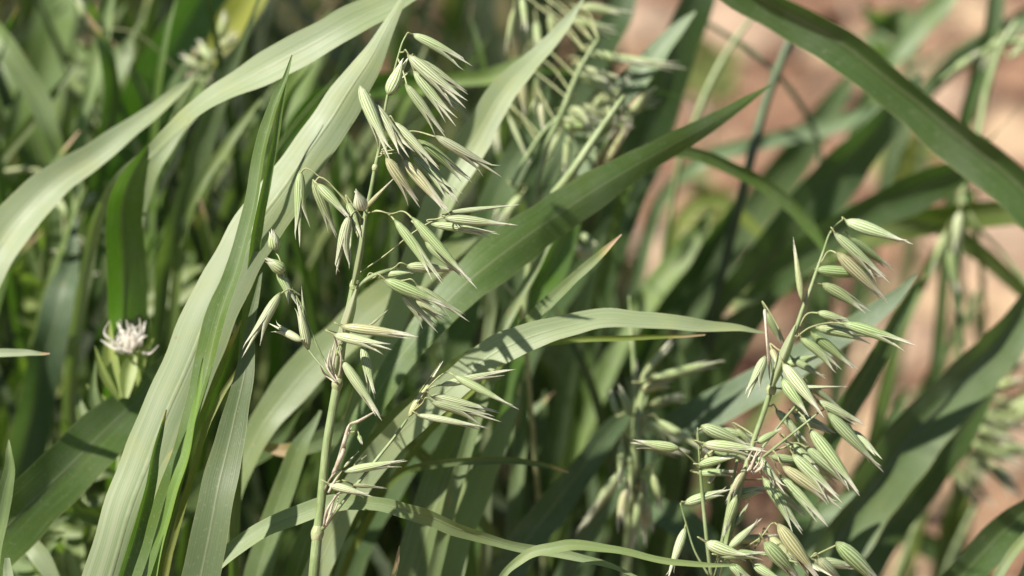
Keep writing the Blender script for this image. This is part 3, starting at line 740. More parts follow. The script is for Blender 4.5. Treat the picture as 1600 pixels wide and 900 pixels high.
blade('narrow green leaf on the right soil beside the thin oat stalk',
      [(1500, 345, 3, .22, 0), (1472, 385, 14, .22, -5), (1440, 440, 18, .22, -10), (1405, 520, 18, .22, -10), (1380, 620, 18, .23, -5)], GRN, fold=.35)
blade('dark hanging leaf stub below the thin oat stalk at right',
      [(1508, 545, 3, .2, -10), (1500, 500, 9, .2, -15), (1492, 450, 16, .2, -20), (1490, 400, 20, .2, -20), (1500, 350, 14, .2, -10), (1512, 300, 10, .21, 0), (1530, 400, 8, .26, 0)], DEEP, fold=.3)
blade('olive leaf passing over the soil low at the right edge',
      [(1640, 590, 16, .26, 5), (1585, 640, 26, .26, 5), (1530, 720, 30, .26, 0), (1490, 810, 30, .27, 0), (1465, 920, 28, .28, 0)], (.17, .20, .06), fold=.3)
blade('dim green leaf behind the dark narrow leaf beside the shorter panicle',
      [(1420, 600, 4, .24, -10), (1390, 660, 24, .24, -15), (1350, 740, 34, .24, -18), (1310, 830, 36, .24, -15), (1280, 930, 36, .24, -10)], (.09, .14, .06), fold=.25)
blade('yellow green thin leaf bending over soil under the blunt dark leaf',
      [(1250, 430, 3, .3, 5), (1200, 380, 14, .3, 5), (1150, 330, 18, .3, 0), (1105, 310, 18, .3, -5), (1060, 350, 18, .3, -5), (1035, 450, 18, .31, 0)], (.19, .22, .06), fold=.3)

def tangle(n, seed, xr, yr, dr, wr, hues, label, group, bend=.12, roll=(-35, 40)):
    """single thin blades, each its own thing, whose tips end in the given part of the view"""
    R = random.Random(seed)
    for i in range(n):
        x, y, dz = R.uniform(*xr), R.uniform(*yr), R.uniform(*dr)
        lean = R.gauss(-85, 110); w = R.uniform(*wr); rl = R.uniform(*roll); b = R.gauss(0, 28)
        L = R.uniform(220, 380)
        pts = [(x, y, 2, dz, rl), (x + lean * .25 + b * .7, y + L * .22, w * .75, dz, rl), (x + lean * .6 + b, y + L * .55, w, dz + .01, rl), (x + lean + b * .3, y + L, w, dz + .025, rl * .6)]
        h = R.choice(hues); c = np.array(h) * R.uniform(.65, 1.05)  # tints scaled down to paint deeper shade among the blades
        dry = R.choice((0, 0, .01, .02))
        hue = 'dark green' if c[1] < .125 else 'pale greyish' if c[2] > .105 else 'yellowish green' if c[0] > .15 else 'fresh green'
        wid = 'hair thin' if w < 9 else 'thin' if w < 12 else 'narrow' if w < 15 else 'slim' if w < 18 else 'fairly wide'
        tilt = 'upright' if abs(lean + b) < 45 else 'leaning right' if lean < 0 else 'leaning left'
        near = min(LANDMARKS, key=lambda q: math.hypot(q[0] - x, q[1] - y))[2]
        lab = '%s %s blurred blade%s, %s, tip %s' % (wid, hue, ' dry at the tip' if dry > .9 else '', tilt, near)
        for q in sorted(LANDMARKS, key=lambda q: math.hypot(q[0] - x, q[1] - y))[1:3]:
            if lab in USED: lab = '%s %s blade, %s, tip %s' % (wid, hue, tilt, q[2])
        USED.add(lab)
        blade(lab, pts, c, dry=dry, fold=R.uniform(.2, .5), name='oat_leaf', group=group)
USED = set()
LANDMARKS = [(40, 60, 'near the upper left corner'), (140, 40, 'beside the upright pale stem'), (250, 60, 'before the wide saturated leaf'), (380, 20, 'by the yellowing top leaf'), (300, 150, 'under the upper arching leaf'), (40, 200, 'below the upper left hanging leaf'),
             (60, 320, 'under the left edge leaf'), (190, 320, 'by the hanging green leaf'), (330, 300, 'left of the longest leaf'), (130, 250, 'above the left edge leaf'), (470, 40, 'above the slender folded leaf'), (480, 330, 'near the leftmost hanging spikelet'), (560, 90, 'left of the topmost spikelet'), (680, 40, 'above the topmost spikelet'),
             (800, 60, 'beside the bright top leaf'), (760, 250, 'behind the upper spikelets'), (640, 380, 'behind the middle spikelets'), (840, 400, 'under the deep green leaf'), (700, 500, 'above the arching leaf base'), (720, 640, 'by the lower spikelet cluster'), (850, 600, 'under the arching pale leaf'), (900, 480, 'on the arching pale leaf'),
             (960, 650, 'left of the middle panicle'), (1060, 560, 'right of the middle panicle'), (1050, 460, 'above the arching leaf tip'), (1100, 80, 'near the top dark stalk'), (1180, 200, 'by the level bluish leaf'), (1300, 60, 'behind the thick crossing leaf'), (1420, 60, 'at the top right edge'), (1560, 60, 'in the upper right corner'),
             (1400, 250, 'over the palest soil'), (1560, 220, 'behind the blunt leaf'), (1120, 380, 'by the yellowish leaf tip'), (1250, 330, 'left of the shorter panicle top'), (1440, 420, 'right of the shorter panicle top'), (1580, 420, 'at the right edge'), (1420, 620, 'above the large right leaf'), (1520, 620, 'by the green oat head'), (1610, 650, 'below the right edge leaf'), (1450, 760, 'under the large right leaf'), (1580, 780, 'above the lower right corner')]
FRESH = [(.14, .20, .06), (.17, .22, .09), (.12, .19, .05), (.19, .22, .13), (.10, .16, .06), (.22, .24, .14)]
tangle(44, 5, (-20, 460), (-60, 380), (.14, .30), (8, 26), FRESH, 'thin blurred green blade in the tangle behind the broad left leaves', 'thin blades in the left tangle')
tangle(32, 6, (420, 860), (-20, 420), (.11, .28), (6, 20), FRESH, 'thin blurred green blade in the tangle behind the tall sharp stalk', 'thin blades behind the tall stalk')
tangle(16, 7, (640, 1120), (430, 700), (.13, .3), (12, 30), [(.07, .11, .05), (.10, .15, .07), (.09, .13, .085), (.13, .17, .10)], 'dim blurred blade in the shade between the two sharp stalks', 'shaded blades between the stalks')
tangle(9, 8, (1060, 1640), (20, 480), (.24, .6), (8, 22), [(.07, .11, .05), (.10, .15, .07), (.09, .13, .085), (.15, .19, .09)], 'thin blurred green blade standing over the reddish soil', 'thin blades over the soil')
tangle(4, 9, (1380, 1640), (560, 800), (.25, .5), (8, 20), [(.08, .12, .05), (.12, .16, .06), (.16, .19, .07)], 'thin blurred blade rising over dark soil at the lower right', 'thin blades at the lower right')

blade('broad bright green leaf blurred deep in the upper left',
      [(110, -50, 30, .3, 5), (92, 10, 56, .3, 5), (75, 90, 66, .3, 0), (60, 180, 64, .3, 0), (50, 290, 58, .31, 0)], (.15, .21, .075), fold=.3)
blade('broad soft green leaf blurred behind the slender folded leaf',
      [(520, 20, 6, .26, 5), (480, 90, 40, .26, 8), (440, 170, 52, .26, 5), (400, 260, 52, .26, 0), (365, 370, 48, .27, 0)], (.14, .20, .07), fold=.3)
blade('broad leaning green leaf blurred below the left edge leaf',
      [(255, 330, 5, .24, 5), (200, 380, 38, .24, 6), (140, 440, 52, .24, 5), (80, 520, 54, .24, 0), (30, 620, 50, .25, 0)], (.15, .205, .08), fold=.3)

# ------------------------------------------------------------------ panicles
WHITE = (.64, .66, .50); GREENER = (.36, .44, .20); YELG = (.48, .50, .22); CREAM = (.68, .62, .46); LIGHT = (.57, .60, .40); BLUR = (.40, .47, .22)

def panicle(name, label, stem, spikes, branches=(), group='flowering oat stalks', nodes=(), color=None, spread=0.012, depth=0.0, more=0):
    """stem and branches: px, py, width, dz rows (top first); spikes: ax, ay, bx, by, w, options"""
    rows = stem_rows(stem)
    base = Vector(rows[-1][:3])
    root = plant(name, label, 'oat plant', base, group)
    part(root, 'stem', tube(rows, 10), M_STEM)
    skel = [dense(stem)]
    for b in branches:
        part(root, 'branch', tube(catmull(rows_px(b), 6), 6), M_STEM)
        skel.append(dense(b))
    for (x, y, w, h, dz) in nodes:
        c = P(x, y, dz); d = (P(x + 6, y - 40, dz) - c).normalized()
        part(root, 'node', tube(catmull(node_rows(c, d, w * .5 * PX, h * .5 * PX), 3), 12), M_NODE)
    R = random.Random(len(spikes))
    spikes = list(spikes)
    for k in range(more):
        for q in list(spikes[:len(spikes) // (k + 1)]):
            jx, jy = R.gauss(0, 16), R.gauss(4, 14); ex, ey = jx + R.gauss(0, 14), jy + R.gauss(0, 14)
            spikes.append((q[0] + jx, q[1] + jy, q[2] + ex, q[3] + ey, q[4] * R.uniform(.75, 1.05)) + ((dict(q[5]),) if len(q) > 5 else ()))
    for s in spikes:
        a, b, w = s[0:2], s[2:4], s[4]
        o = dict(s[5]) if len(s) > 5 else {}
        dz = depth + o.pop('dz', R.uniform(-spread, spread))
        dz2 = dz + o.pop('tz', R.uniform(-.006, .006))
        at = o.pop('at', None); via = o.pop('via', None); pw = o.pop('pw', 2.6)
        tip = (P(b[0], b[1], dz2) - P(a[0], a[1], dz)).normalized()
        ped = None
        if at is not False:
            att = (at[0], at[1], depth) if at else None
            ped = pedicel_path(a, dz, tip, att, skel, via, pw)
        o.setdefault('color', color)
        spikelet(root, base, a, b, w, dz, dz2, ped=ped, **o)
    return root

main = panicle('oat_plant', 'tall oat stalk in sharp focus with many striped drooping spikelets',
    [(637, 51, 2.4, 0), (629, 66, 2.8, 0), (624, 82, 3.2, 0), (616, 111, 3.6, 0), (605, 152, 4.2, 0), (598, 195, 4.8, 0), (593, 230, 5.5, 0), (586, 262, 6, 0), (579, 300, 6.5, 0), (571, 335, 7.5, 0), (563, 380, 9, 0), (554, 437, 10.5, 0), (546, 480, 11.5, 0), (536, 530, 12.5, 0),
     (527, 598, 14, 0), (519, 645, 14, 0), (511, 692, 14, 0), (505, 750, 14.5, 0), (499, 810, 15, 0), (496, 834, 16, 0), (490, 900, 17, 0)],
    [(643, 53, 737, 95, 21, dict(at=(637, 51), dz=.002, roll=10, var=4)),
     (637, 86, 727, 162, 24, dict(at=(624, 82), dz=-.004, roll=20, var=1)),
     (649, 92, 730, 143, 19, dict(at=(637, 86), dz=.004, roll=0, var=0)),
     (646, 110, 709, 195, 20, dict(at=(637, 88), dz=-.001, roll=15, var=3)),
     (664, 122, 713, 173, 16, dict(at=(646, 108), dz=.006, var=3)),
     (606, 149, 637, 90, 28, dict(at=False, dz=-.003, roll=60, var=1, color=WHITE)),
     (633, 131, 697, 212, 21, dict(at=(622, 92), dz=-.006, roll=20, var=0, via=[(630, 112)])),
     (562, 133, 609, 247, 27, dict(at=(593, 232), via=[(572, 160), (585, 205)], dz=-.009, roll=55, var=1)),
     (583, 160, 638, 243, 22, dict(at=(598, 200), dz=-.006, roll=-40, var=3)),
     (614, 190, 686, 261, 22, dict(at=(598, 205), dz=-.004, roll=25, var=0)),
     (652, 218, 736, 280, 20, dict(at=(593, 236), dz=.002, roll=-20, var=0, via=[(622, 222)], color=GREENER)),
     (680, 212, 781, 273, 22, dict(at=(594, 225), dz=-.005, roll=10, var=1, via=[(640, 205)])),
     (603, 246, 656, 320, 23, dict(at=(590, 246), dz=-.006, roll=30, var=0)),
     (628, 249, 702, 330, 24, dict(at=(592, 240), dz=-.002, roll=-30, var=2)),
     (645, 242, 714, 312, 20, dict(at=(592, 238), dz=.003, var=3)),
     (667, 254, 718, 316, 18, dict(at=(645, 240), dz=.006, var=0)),
     (566, 330, 618, 277, 11, dict(at=False, dz=-.003, var=5, color=(.48, .46, .22))),
     (469, 266, 467, 382, 23, dict(at=(567, 350), via=[(540, 312), (500, 277), (478, 263)], dz=.004, roll=5, var=1)),
     (489, 281, 527, 368, 22, dict(at=(560, 345), via=[(530, 303), (500, 277)], dz=.002, roll=30, var=0, color=GREENER)),
     (495, 287, 546, 338, 20, dict(at=(489, 281), dz=-.003, var=2, color=GREENER)),
     (548, 332, 549, 410, 9, dict(at=(560, 372), dz=.003, var=5, color=GREENER)),
     (546, 336, 523, 425, 22, dict(at=(566, 355), via=[(556, 330)], dz=-.006, roll=20, var=4)),
     (543, 316, 564, 368, 17, dict(at=(568, 345), dz=-.001, var=0, color=GREENER)),
     (566, 328, 558, 297, 28, dict(at=(572, 334), dz=-.008, tz=-.005, var=2, color=WHITE)),
     (616, 343, 691, 438, 22, dict(at=(575, 333), via=[(590, 329), (606, 334)], dz=-.006, roll=-25, var=0)),
     (643, 339, 742, 446, 23, dict(at=(575, 333), via=[(592, 330), (612, 334), (628, 330)], dz=-.009, roll=60, var=2)),
     (664, 377, 729, 436, 19, dict(at=(643, 345), dz=-.002, var=3)),
     (700, 332, 809, 321, 11, dict(at=(556, 430), via=[(600, 400), (655, 357)], dz=.001, var=5)),
     (694, 341, 805, 351, 19, dict(at=(700, 334), dz=-.005, roll=70, var=2)),
     (672, 350, 777, 363, 18, dict(at=(694, 340), dz=.001, roll=10, var=0)),
     (583, 431, 656, 423, 18, dict(at=(560, 446), dz=.001, var=2)),
     (634, 416, 717, 421, 20, dict(at=(600, 428), dz=-.004, roll=40, var=2, color=LIGHT)),
     (600, 437, 698, 478, 25, dict(at=(572, 440), dz=-.008, roll=40, var=0)),
     (650, 446, 731, 500, 18, dict(at=(610, 440), dz=-.003, roll=5, var=1)),
     (628, 460, 683, 517, 18, dict(at=(604, 440), dz=-.004, roll=5, var=1)),
     (650, 470, 697, 502, 14, dict(at=(628, 458), dz=.002, var=3)),
     (430, 391, 427, 358, 27, dict(at=(443, 425), dz=.002, tz=-.003, var=2, color=LIGHT)),
     (444, 425, 416, 402, 27, dict(at=(448, 440), dz=-.002, tz=-.003, var=2, color=LIGHT)),
     (433, 424, 465, 474, 17, dict(at=(443, 424), dz=0, var=0)),
     (482, 547, 465, 468, 19, dict(at=False, dz=0, var=2)),
     (478, 520, 470, 450, 10, dict(at=False, dz=.003, var=5)),
     (438, 457, 379, 555, 20, dict(at=(470, 462), via=[(452, 452)], dz=-.004, roll=15, var=1)),
     (472, 533, 422, 505, 18, dict(at=(481, 546), dz=-.003, roll=20, var=1, color=LIGHT)),
     (532, 510, 650, 524, 21, dict(at=(540, 520), dz=-.01, roll=30, var=2)),
     (521, 523, 610, 542, 19, dict(at=(534, 535), dz=-.013, roll=10, var=1, color=LIGHT)),
     (578, 509, 606, 485, 6, dict(at=(545, 515), dz=-.004, var=5, color=CREAM)),
     (566, 540, 586, 620, 18, dict(at=(540, 520), dz=-.003, roll=50, var=0)),
     (534, 562, 595, 653, 19, dict(at=(530, 575), dz=-.01, roll=60, var=2)),
     (526, 556, 545, 516, 14, dict(at=False, dz=-.008, var=2, color=GREENER)),
     (638, 652, 691, 567, 16, dict(at=False, dz=0, var=5, color=YELG)),
     (688, 602, 801, 576, 16, dict(at=(650, 632), via=[(672, 606)], dz=.002, roll=10, var=0)),
     (708, 586, 807, 637, 19, dict(at=(650, 632), via=[(680, 594), (697, 582)], dz=-.006, roll=60, var=2, color=GREENER)),
     (671, 618, 778, 642, 17, dict(at=(645, 640), dz=.001, roll=20, var=0)),
     (673, 628, 780, 657, 19, dict(at=(645, 642), dz=-.004, roll=-10, var=1)),
     (650, 648, 759, 667, 16, dict(at=(640, 650), dz=-.007, roll=40, var=0)),
     (536, 737, 633, 718, 19, dict(at=(520, 745), dz=-.008, roll=10, var=0, color=LIGHT)),
     (513, 757, 580, 774, 17, dict(at=(506, 765), dz=-.011, roll=30, var=2, color=LIGHT)),
     (548, 757, 603, 764, 8, dict(at=(515, 757), dz=-.008, var=5, color=CREAM)),
     (537, 731, 561, 706, 6, dict(at=False, dz=-.007, var=5, color=CREAM)),
     (552, 728, 574, 711, 5, dict(at=False, dz=-.006, var=5, color=CREAM)),
     (560, 680, 567, 694, 9, dict(at=(545, 675), dz=-.004, var=2, color=GREENER))],
    branches=[[(636, 655, 4, 0), (620, 678, 4.5, -.002), (594, 711, 5, -.004), (564, 749, 5.5, -.006), (530, 792, 6, -.008), (503, 828, 7, -.004)],
              [(443, 424, 2.4, 0), (455, 448, 2.6, 0), (472, 480, 3, 0), (487, 520, 3, 0), (503, 556, 3.4, 0), (520, 585, 4, 0)],
              [(481, 545, 3, 0), (494, 562, 3.2, -.002), (508, 578, 3.5, -.004), (522, 594, 4, -.004)],
              [(618, 420, 6, 0), (598, 426, 8, -.002), (578, 434, 8, -.003), (562, 446, 8, -.003), (554, 462, 8, -.001)],
              [(566, 352, 4, -.004), (563, 385, 6, -.005), (559, 415, 7, -.005), (553, 442, 7, -.003)]],
    nodes=[(527, 600, 16, 20, 0), (496, 833, 18.5, 24, 0), (586, 262, 9, 10, 0), (554, 445, 15, 16, 0)])
fibres(main, 'dry_bract', [[(519, 745), (531, 712), (538, 690), (546, 664), (560, 658), (588, 642)], [(521, 740), (536, 706), (540, 684), (550, 668)]], 'withered twisted bract, pale and papery', 7, -.008, 3)
fibres(main, 'dry_fibre', [[(527, 598), (514, 580), (506, 560)], [(525, 596), (512, 570), (516, 545)], [(528, 594), (520, 572), (526, 540), (520, 520)], [(524, 598), (508, 585), (500, 570)], [(530, 590), (533, 560), (528, 530)], [(523, 592), (517, 560), (524, 530)]], 'dry straw fibres round the upper joint', 3.5, -.009, 4)
fibres(main, 'dry_fibre', [[(508, 824), (516, 800), (524, 776), (540, 765)], [(506, 822), (512, 795), (527, 772)], [(511, 820), (526, 790), (530, 770)], [(513, 770), (524, 750), (534, 736)], [(507, 766), (518, 745), (530, 735)]], 'dry straw fibres above the lower joint', 4, -.009, 5)
def sheath(root, pts, tint, fold=.9, label=None, name='sheath'):
    rows = [tuple(P(x, y, dz)) + (w * K * (D0 + dz), r) for (x, y, w, dz, r) in pts]
    pa = catmull(rows, 6); v, f, u = ribbon(pa, [-fold] * len(pa), seed=3)
    part(root, name, (v, f, u), M_LEAF, label, np.append(np.array(tint), 0))
sheath(main, [(557, 452, 3, -.006, 0), (549, 480, 15, -.007, 0), (537, 520, 18, -.007, 0), (527, 560, 15, -.006, 0), (522, 592, 8, -.005, 0)], (.34, .35, .23), label='pale torn leaf sheath round the stem')
sheath(main, [(571, 338, 2, -.005, 0), (566, 375, 8, -.006, 0), (558, 420, 10, -.006, 0), (552, 446, 6, -.005, 0)], (.27, .31, .17), label='narrow green sheath tip')

right = panicle('oat_plant', 'shorter oat stalk at right with greener spikelets over the red soil',
    [(1314, 345, 2.4, .02), (1304, 354, 3, .02), (1296, 366, 3.6, .02), (1287, 392, 4.2, .02), (1277, 420, 5, .02), (1266, 452, 5.5, .02), (1255, 480, 6, .02), (1244, 512, 7, .02), (1226, 552, 8, .02), (1206, 606, 9, .02), (1192, 648, 8.5, .02), (1180, 682, 8.5, .02), (1168, 722, 9, .02), (1158, 755, 9.5, .02), (1140, 830, 11, .02), (1118, 910, 12, .02)],
    [(1319, 345, 1423, 379, 25, dict(at=(1314, 345), roll=60, var=2)), (1303, 364, 1389, 438, 23, dict(at=(1296, 366), roll=20, var=0)), (1326, 371, 1396, 421, 19, dict(at=(1303, 364), dz=.004, var=0)),
     (1307, 394, 1386, 469, 25, dict(at=(1282, 412), via=[(1296, 392)], dz=-.004, roll=30, var=2)), (1272, 421, 1376, 431, 24, dict(dz=.0, roll=60, var=2)), (1283, 443, 1358, 483, 22, dict(dz=.002, color=GREENER)),
     (1253, 470, 1241, 373, 14, dict(at=(1257, 472), dz=-.002, var=2, color=CREAM)), (1277, 488, 1330, 501, 18, dict(at=(1248, 512), via=[(1262, 490)], color=GREENER)), (1274, 512, 1372, 526, 23, dict(dz=.003, color=GREENER)),
     (1317, 505, 1430, 537, 25, dict(at=(1243, 528), via=[(1265, 512), (1300, 504)], dz=-.003, roll=10, var=0)), (1250, 528, 1316, 571, 21, dict(color=GREENER)), (1266, 520, 1338, 574, 22, dict(color=GREENER, var=0)),
     (1197, 487, 1225, 538, 19, dict(at=(1230, 545), color=GREENER, var=2)), (1196, 556, 1167, 622, 22, dict(at=(1208, 600), via=[(1202, 560)], var=1)), (1205, 545, 1218, 572, 14, dict(color=GREENER)),
     (1228, 570, 1284, 554, 19, dict(var=2)), (1223, 568, 1286, 648, 28, dict(dz=-.01, roll=60, var=2, color=LIGHT)), (1222, 592, 1263, 648, 24, dict(dz=-.004, var=2)), (1216, 607, 1321, 606, 15, dict(dz=-.001, var=5)),
     (1276, 626, 1352, 663, 18, dict(at=(1244, 633), var=0)), (1240, 648, 1305, 674, 22, dict(var=2)), (1292, 644, 1379, 734, 27, dict(at=(1280, 644), dz=-.008, roll=50, var=2)), (1330, 672, 1378, 715, 16, dict(at=(1300, 655), var=0)),
     (1265, 670, 1343, 769, 26, dict(at=(1244, 640), dz=-.005, roll=40, var=0)), (1258, 697, 1335, 763, 24, dict(at=(1202, 707), via=[(1228, 698), (1245, 692)], var=2)), (1238, 710, 1315, 781, 23, dict(dz=-.006, var=0)),
     (1222, 728, 1313, 791, 24, dict(dz=-.008, var=2)), (1219, 743, 1293, 819, 23, dict(dz=-.004, var=0)), (1203, 713, 1268, 723, 19, dict(var=2)), (1181, 709, 1226, 769, 19, dict(dz=-.012, roll=40, var=1)), (1192, 746, 1254, 830, 23, dict(dz=-.006, var=0)),
     (1095, 665, 1176, 698, 25, dict(at=(1092, 705), via=[(1090, 675)], dz=-.006, roll=50, var=2)), (1098, 694, 1198, 703, 23, dict(at=(1092, 720), dz=-.012, roll=20, var=0, color=LIGHT)), (1150, 670, 1182, 697, 16, dict(color=GREENER)),
     (1183, 692, 1221, 670, 16, dict(var=5)), (1091, 727, 1152, 709, 19, dict(at=(1094, 735), dz=-.008, var=2)), (1062, 701, 988, 689, 23, dict(at=(1094, 734), via=[(1078, 715)], dz=-.006, var=1, color=LIGHT)), (1100, 719, 1123, 700, 13, dict(at=(1095, 734), color=YELG, var=5)),
     (1106, 757, 1128, 725, 10, dict(at=False, color=CREAM, var=5)), (1166, 729, 1133, 785, 15, dict(at=False, dz=-.008, color=CREAM, var=0)), (1069, 787, 1140, 763, 22, dict(at=(1063, 787), dz=-.004, var=2)), (1148, 776, 1200, 759, 22, dict(dz=.004, var=2)),
     (1071, 824, 1042, 905, 23, dict(at=(1074, 822), dz=-.004, var=2)), (1151, 775, 1129, 838, 19, dict(at=False, dz=-.006, color=(.30, .38, .14), var=2)), (1138, 858, 1188, 810, 18, dict(dz=-.005, var=2)), (1148, 822, 1174, 782, 11, dict(at=False, var=5)),
     (1194, 846, 1252, 908, 28, dict(at=(1180, 856), dz=-.012, var=2)), (1215, 818, 1284, 912, 32, dict(at=(1160, 858), via=[(1190, 838), (1206, 818)], dz=-.014, roll=60, var=0)), (1200, 836, 1246, 880, 18, dict(at=(1180, 850), color=YELG)), (1306, 847, 1382, 915, 31, dict(at=(1250, 880), via=[(1285, 862)], dz=-.006, var=2)),
     (1272, 876, 1340, 884, 21, dict(var=2)), (1278, 872, 1322, 915, 23, dict(dz=-.01, var=0)), (1102, 848, 1166, 872, 25, dict(at=(1120, 870), dz=-.012, var=3, color=LIGHT)), (1124, 869, 1200, 862, 17, dict(at=(1118, 880), dz=-.012, var=0)), (1212, 640, 1262, 690, 18, dict(dz=0.004)), (1250, 715, 1322, 752, 18, dict(dz=0.006)), (1205, 760, 1262, 806, 18, dict(dz=0.004)), (1228, 690, 1290, 738, 18, dict(dz=0.006)), (1120, 672, 1190, 686, 18, dict(dz=0.006)), (1110, 700, 1178, 722, 18, dict(dz=0.006)), (1160, 700, 1205, 745, 16, dict(dz=0.004)), (1090, 740, 1150, 735, 16, dict(dz=0.006)), (1205, 860, 1262, 880, 20, dict(dz=0.006)), (1150, 845, 1215, 835, 18, dict(dz=0.006)), (1230, 860, 1300, 900, 22, dict(dz=-0.006)), (1175, 880, 1225, 912, 20, dict(dz=-0.008)), (1262, 600, 1318, 640, 16, dict(dz=0.006)), (1140, 880, 1175, 910, 18, dict(dz=-0.010)), (1236, 560, 1290, 590, 17, dict(dz=0.004))],
    branches=[[(1094, 733, 5, .014), (1098, 780, 6, .014), (1105, 850, 6.5, .014), (1112, 905, 7, .018)], [(1152, 718, 4.5, .016), (1138, 790, 5, .016), (1124, 870, 6, .016)],
              [(1090, 668, 2.4, .012), (1092, 704, 3, .013), (1094, 735, 4, .014)], [(1063, 786, 2.4, .014), (1074, 825, 3, .014), (1086, 862, 3.4, .015), (1108, 900, 4, .016)],
              [(1244, 633, 3.4, .018), (1218, 664, 4, .016), (1182, 712, 4.5, .016)], [(1280, 644, 3, .012), (1240, 676, 3.6, .012), (1190, 716, 4.5, .014)], [(1250, 880, 4, .01), (1200, 868, 4, .012), (1150, 862, 5, .016), (1125, 880, 5, .018)]],
    nodes=[(1205, 609, 15, 16, .02)], color=(.46, .545, .32), depth=.02, spread=.01)
sheath(right, [(1243, 508, 3, .014, 0), (1232, 538, 15, .013, 0), (1218, 572, 17, .013, 0), (1206, 604, 8, .014, 0)], (.33, .36, .21), label='pale leaf sheath round the upper stem')
fibres(right, 'dry_fibre', [[(1195, 484), (1198, 530), (1202, 592)], [(1194, 486), (1200, 540), (1203, 594)]], 'straight pale bristle beside the stem', 4.5, .012, 6)
fibres(right, 'dry_fibre', [[(1172, 735), (1178, 718), (1184, 702)], [(1174, 738), (1186, 722), (1190, 708)], [(1170, 732), (1170, 715), (1178, 700)], [(1176, 740), (1190, 730), (1192, 718)], [(1168, 736), (1182, 712), (1194, 700)]], 'tuft of pale dry fibres at a joint', 4.5, .004, 7)

panicle('oat_plant', 'blurred oat stalk between the two sharp ones, right of the lower centre',
    [(1012, 575, 6, .09), (1003, 620, 12, .09), (996, 670, 16, .09), (990, 730, 18, .09), (985, 800, 18, .095), (978, 910, 18, .1)],
    [(1018, 592, 1130, 562, 20, {}), (1008, 585, 1050, 535, 16, {}), (985, 650, 968, 600, 18, {}), (995, 690, 1070, 708, 22, {}), (972, 735, 908, 818, 22, {}), (1010, 660, 1060, 690, 18, {}), (972, 690, 966, 760, 16, {}), (1002, 610, 1050, 590, 20, dict(color=YELG)),
     (1020, 740, 1035, 800, 16, {}), (978, 760, 960, 830, 18, {}), (1005, 640, 1012, 570, 16, {}), (1000, 745, 1010, 850, 18, dict(color=GREENER))],
    color=BLUR, depth=.09, more=1)
panicle('oat_plant', 'blurred bunch of pale oat spikelets at top centre behind the bright leaf',
    [(935, 60, 6, .1), (905, 110, 8, .1), (878, 175, 9, .1), (852, 235, 10, .1), (838, 300, 10, .1), (828, 400, 11, .105), (815, 520, 11, .11)],
    [(918, 82, 1010, 98, 20, {}), (905, 105, 985, 125, 20, {}), (895, 110, 965, 145, 22, {}), (888, 170, 940, 195, 24, {}), (880, 185, 935, 200, 20, {}), (815, 120, 822, 185, 18, dict(color=LIGHT)), (838, 115, 842, 165, 14, dict(color=LIGHT)), (845, 160, 850, 205, 14, dict(color=CREAM)),
     (775, 170, 778, 240, 16, dict(color=LIGHT)), (890, 205, 880, 285, 18, dict(color=LIGHT)), (905, 12, 985, 18, 22, {}), (860, 20, 870, 70, 18, {}), (815, -5, 825, 50, 16, {}), (985, 175, 1025, 135, 18, {}), (940, 170, 985, 115, 20, {}), (925, 250, 960, 200, 18, {}), (900, 265, 880, 330, 18, {}), (965, 205, 1000, 160, 16, {}),
     (790, 300, 770, 345, 16, {}), (905, 365, 935, 382, 14, dict(color=WHITE)), (893, 382, 918, 406, 15, dict(color=WHITE)), (840, 345, 812, 420, 14, {})],
    branches=[[(975, 150, 7, .075), (930, 215, 12, .075), (885, 280, 14, .075), (850, 320, 12, .08)], [(800, 290, 6, .1), (820, 250, 7, .1), (850, 205, 7, .1), (876, 180, 7, .1)]],
    color=(.48, .55, .28), depth=.125, spread=.02, more=1)
panicle('oat_plant', 'blurred green oat head leaning over the soil at the right edge',
    [(1500, 640, 6, .22), (1490, 690, 9, .22), (1470, 740, 9, .22), (1440, 800, 10, .225), (1405, 890, 10, .23), (1390, 940, 10, .23)],
    [(1505, 650, 1560, 670, 24, {}), (1515, 690, 1600, 730, 24, {}), (1500, 700, 1545, 755, 22, {}), (1480, 640, 1465, 720, 20, {}), (1530, 640, 1620, 660, 22, {}), (1540, 610, 1600, 590, 22, dict(color=YELG)), (1550, 590, 1605, 560, 20, dict(color=YELG)), (1540, 720, 1590, 770, 20, {}), (1520, 665, 1580, 690, 22, {}), (1495, 735, 1530, 790, 18, {}), (1560, 700, 1620, 700, 22, {}), (1575, 640, 1620, 620, 22, {}), (1470, 660, 1440, 720, 18, {}), (1510, 610, 1550, 580, 18, {})],
    branches=[[(1590, 620, 7, .23), (1540, 650, 8, .23), (1495, 690, 8, .22)]], color=(.32, .38, .14), depth=.22, spread=.03, more=1)
panicle('oat_plant', 'thin blurred oat stalk at the upper right corner hanging over pale soil',
    [(1590, 30, 8, .2), (1565, 70, 12, .2), (1545, 130, 12, .2), (1530, 200, 12, .2), (1505, 300, 10, .2), (1490, 400, 10, .21), (1500, 500, 10, .22)],
    [(1560, 60, 1530, 110, 18, {}), (1490, 110, 1530, 80, 16, {}), (1500, 330, 1490, 400, 24, dict(color=LIGHT)), (1480, 360, 1450, 430, 16, {}), (1485, 390, 1495, 460, 20, dict(color=GREENER)), (1580, 90, 1610, 60, 18, {})],
    branches=[[(1470, 125, 7, .2), (1510, 95, 9, .2), (1560, 70, 10, .2), (1620, 60, 10, .2)], [(1610, 450, 7, .21), (1570, 400, 7, .21), (1525, 350, 7, .2), (1504, 310, 8, .2)]], color=BLUR, depth=.2, spread=.02)
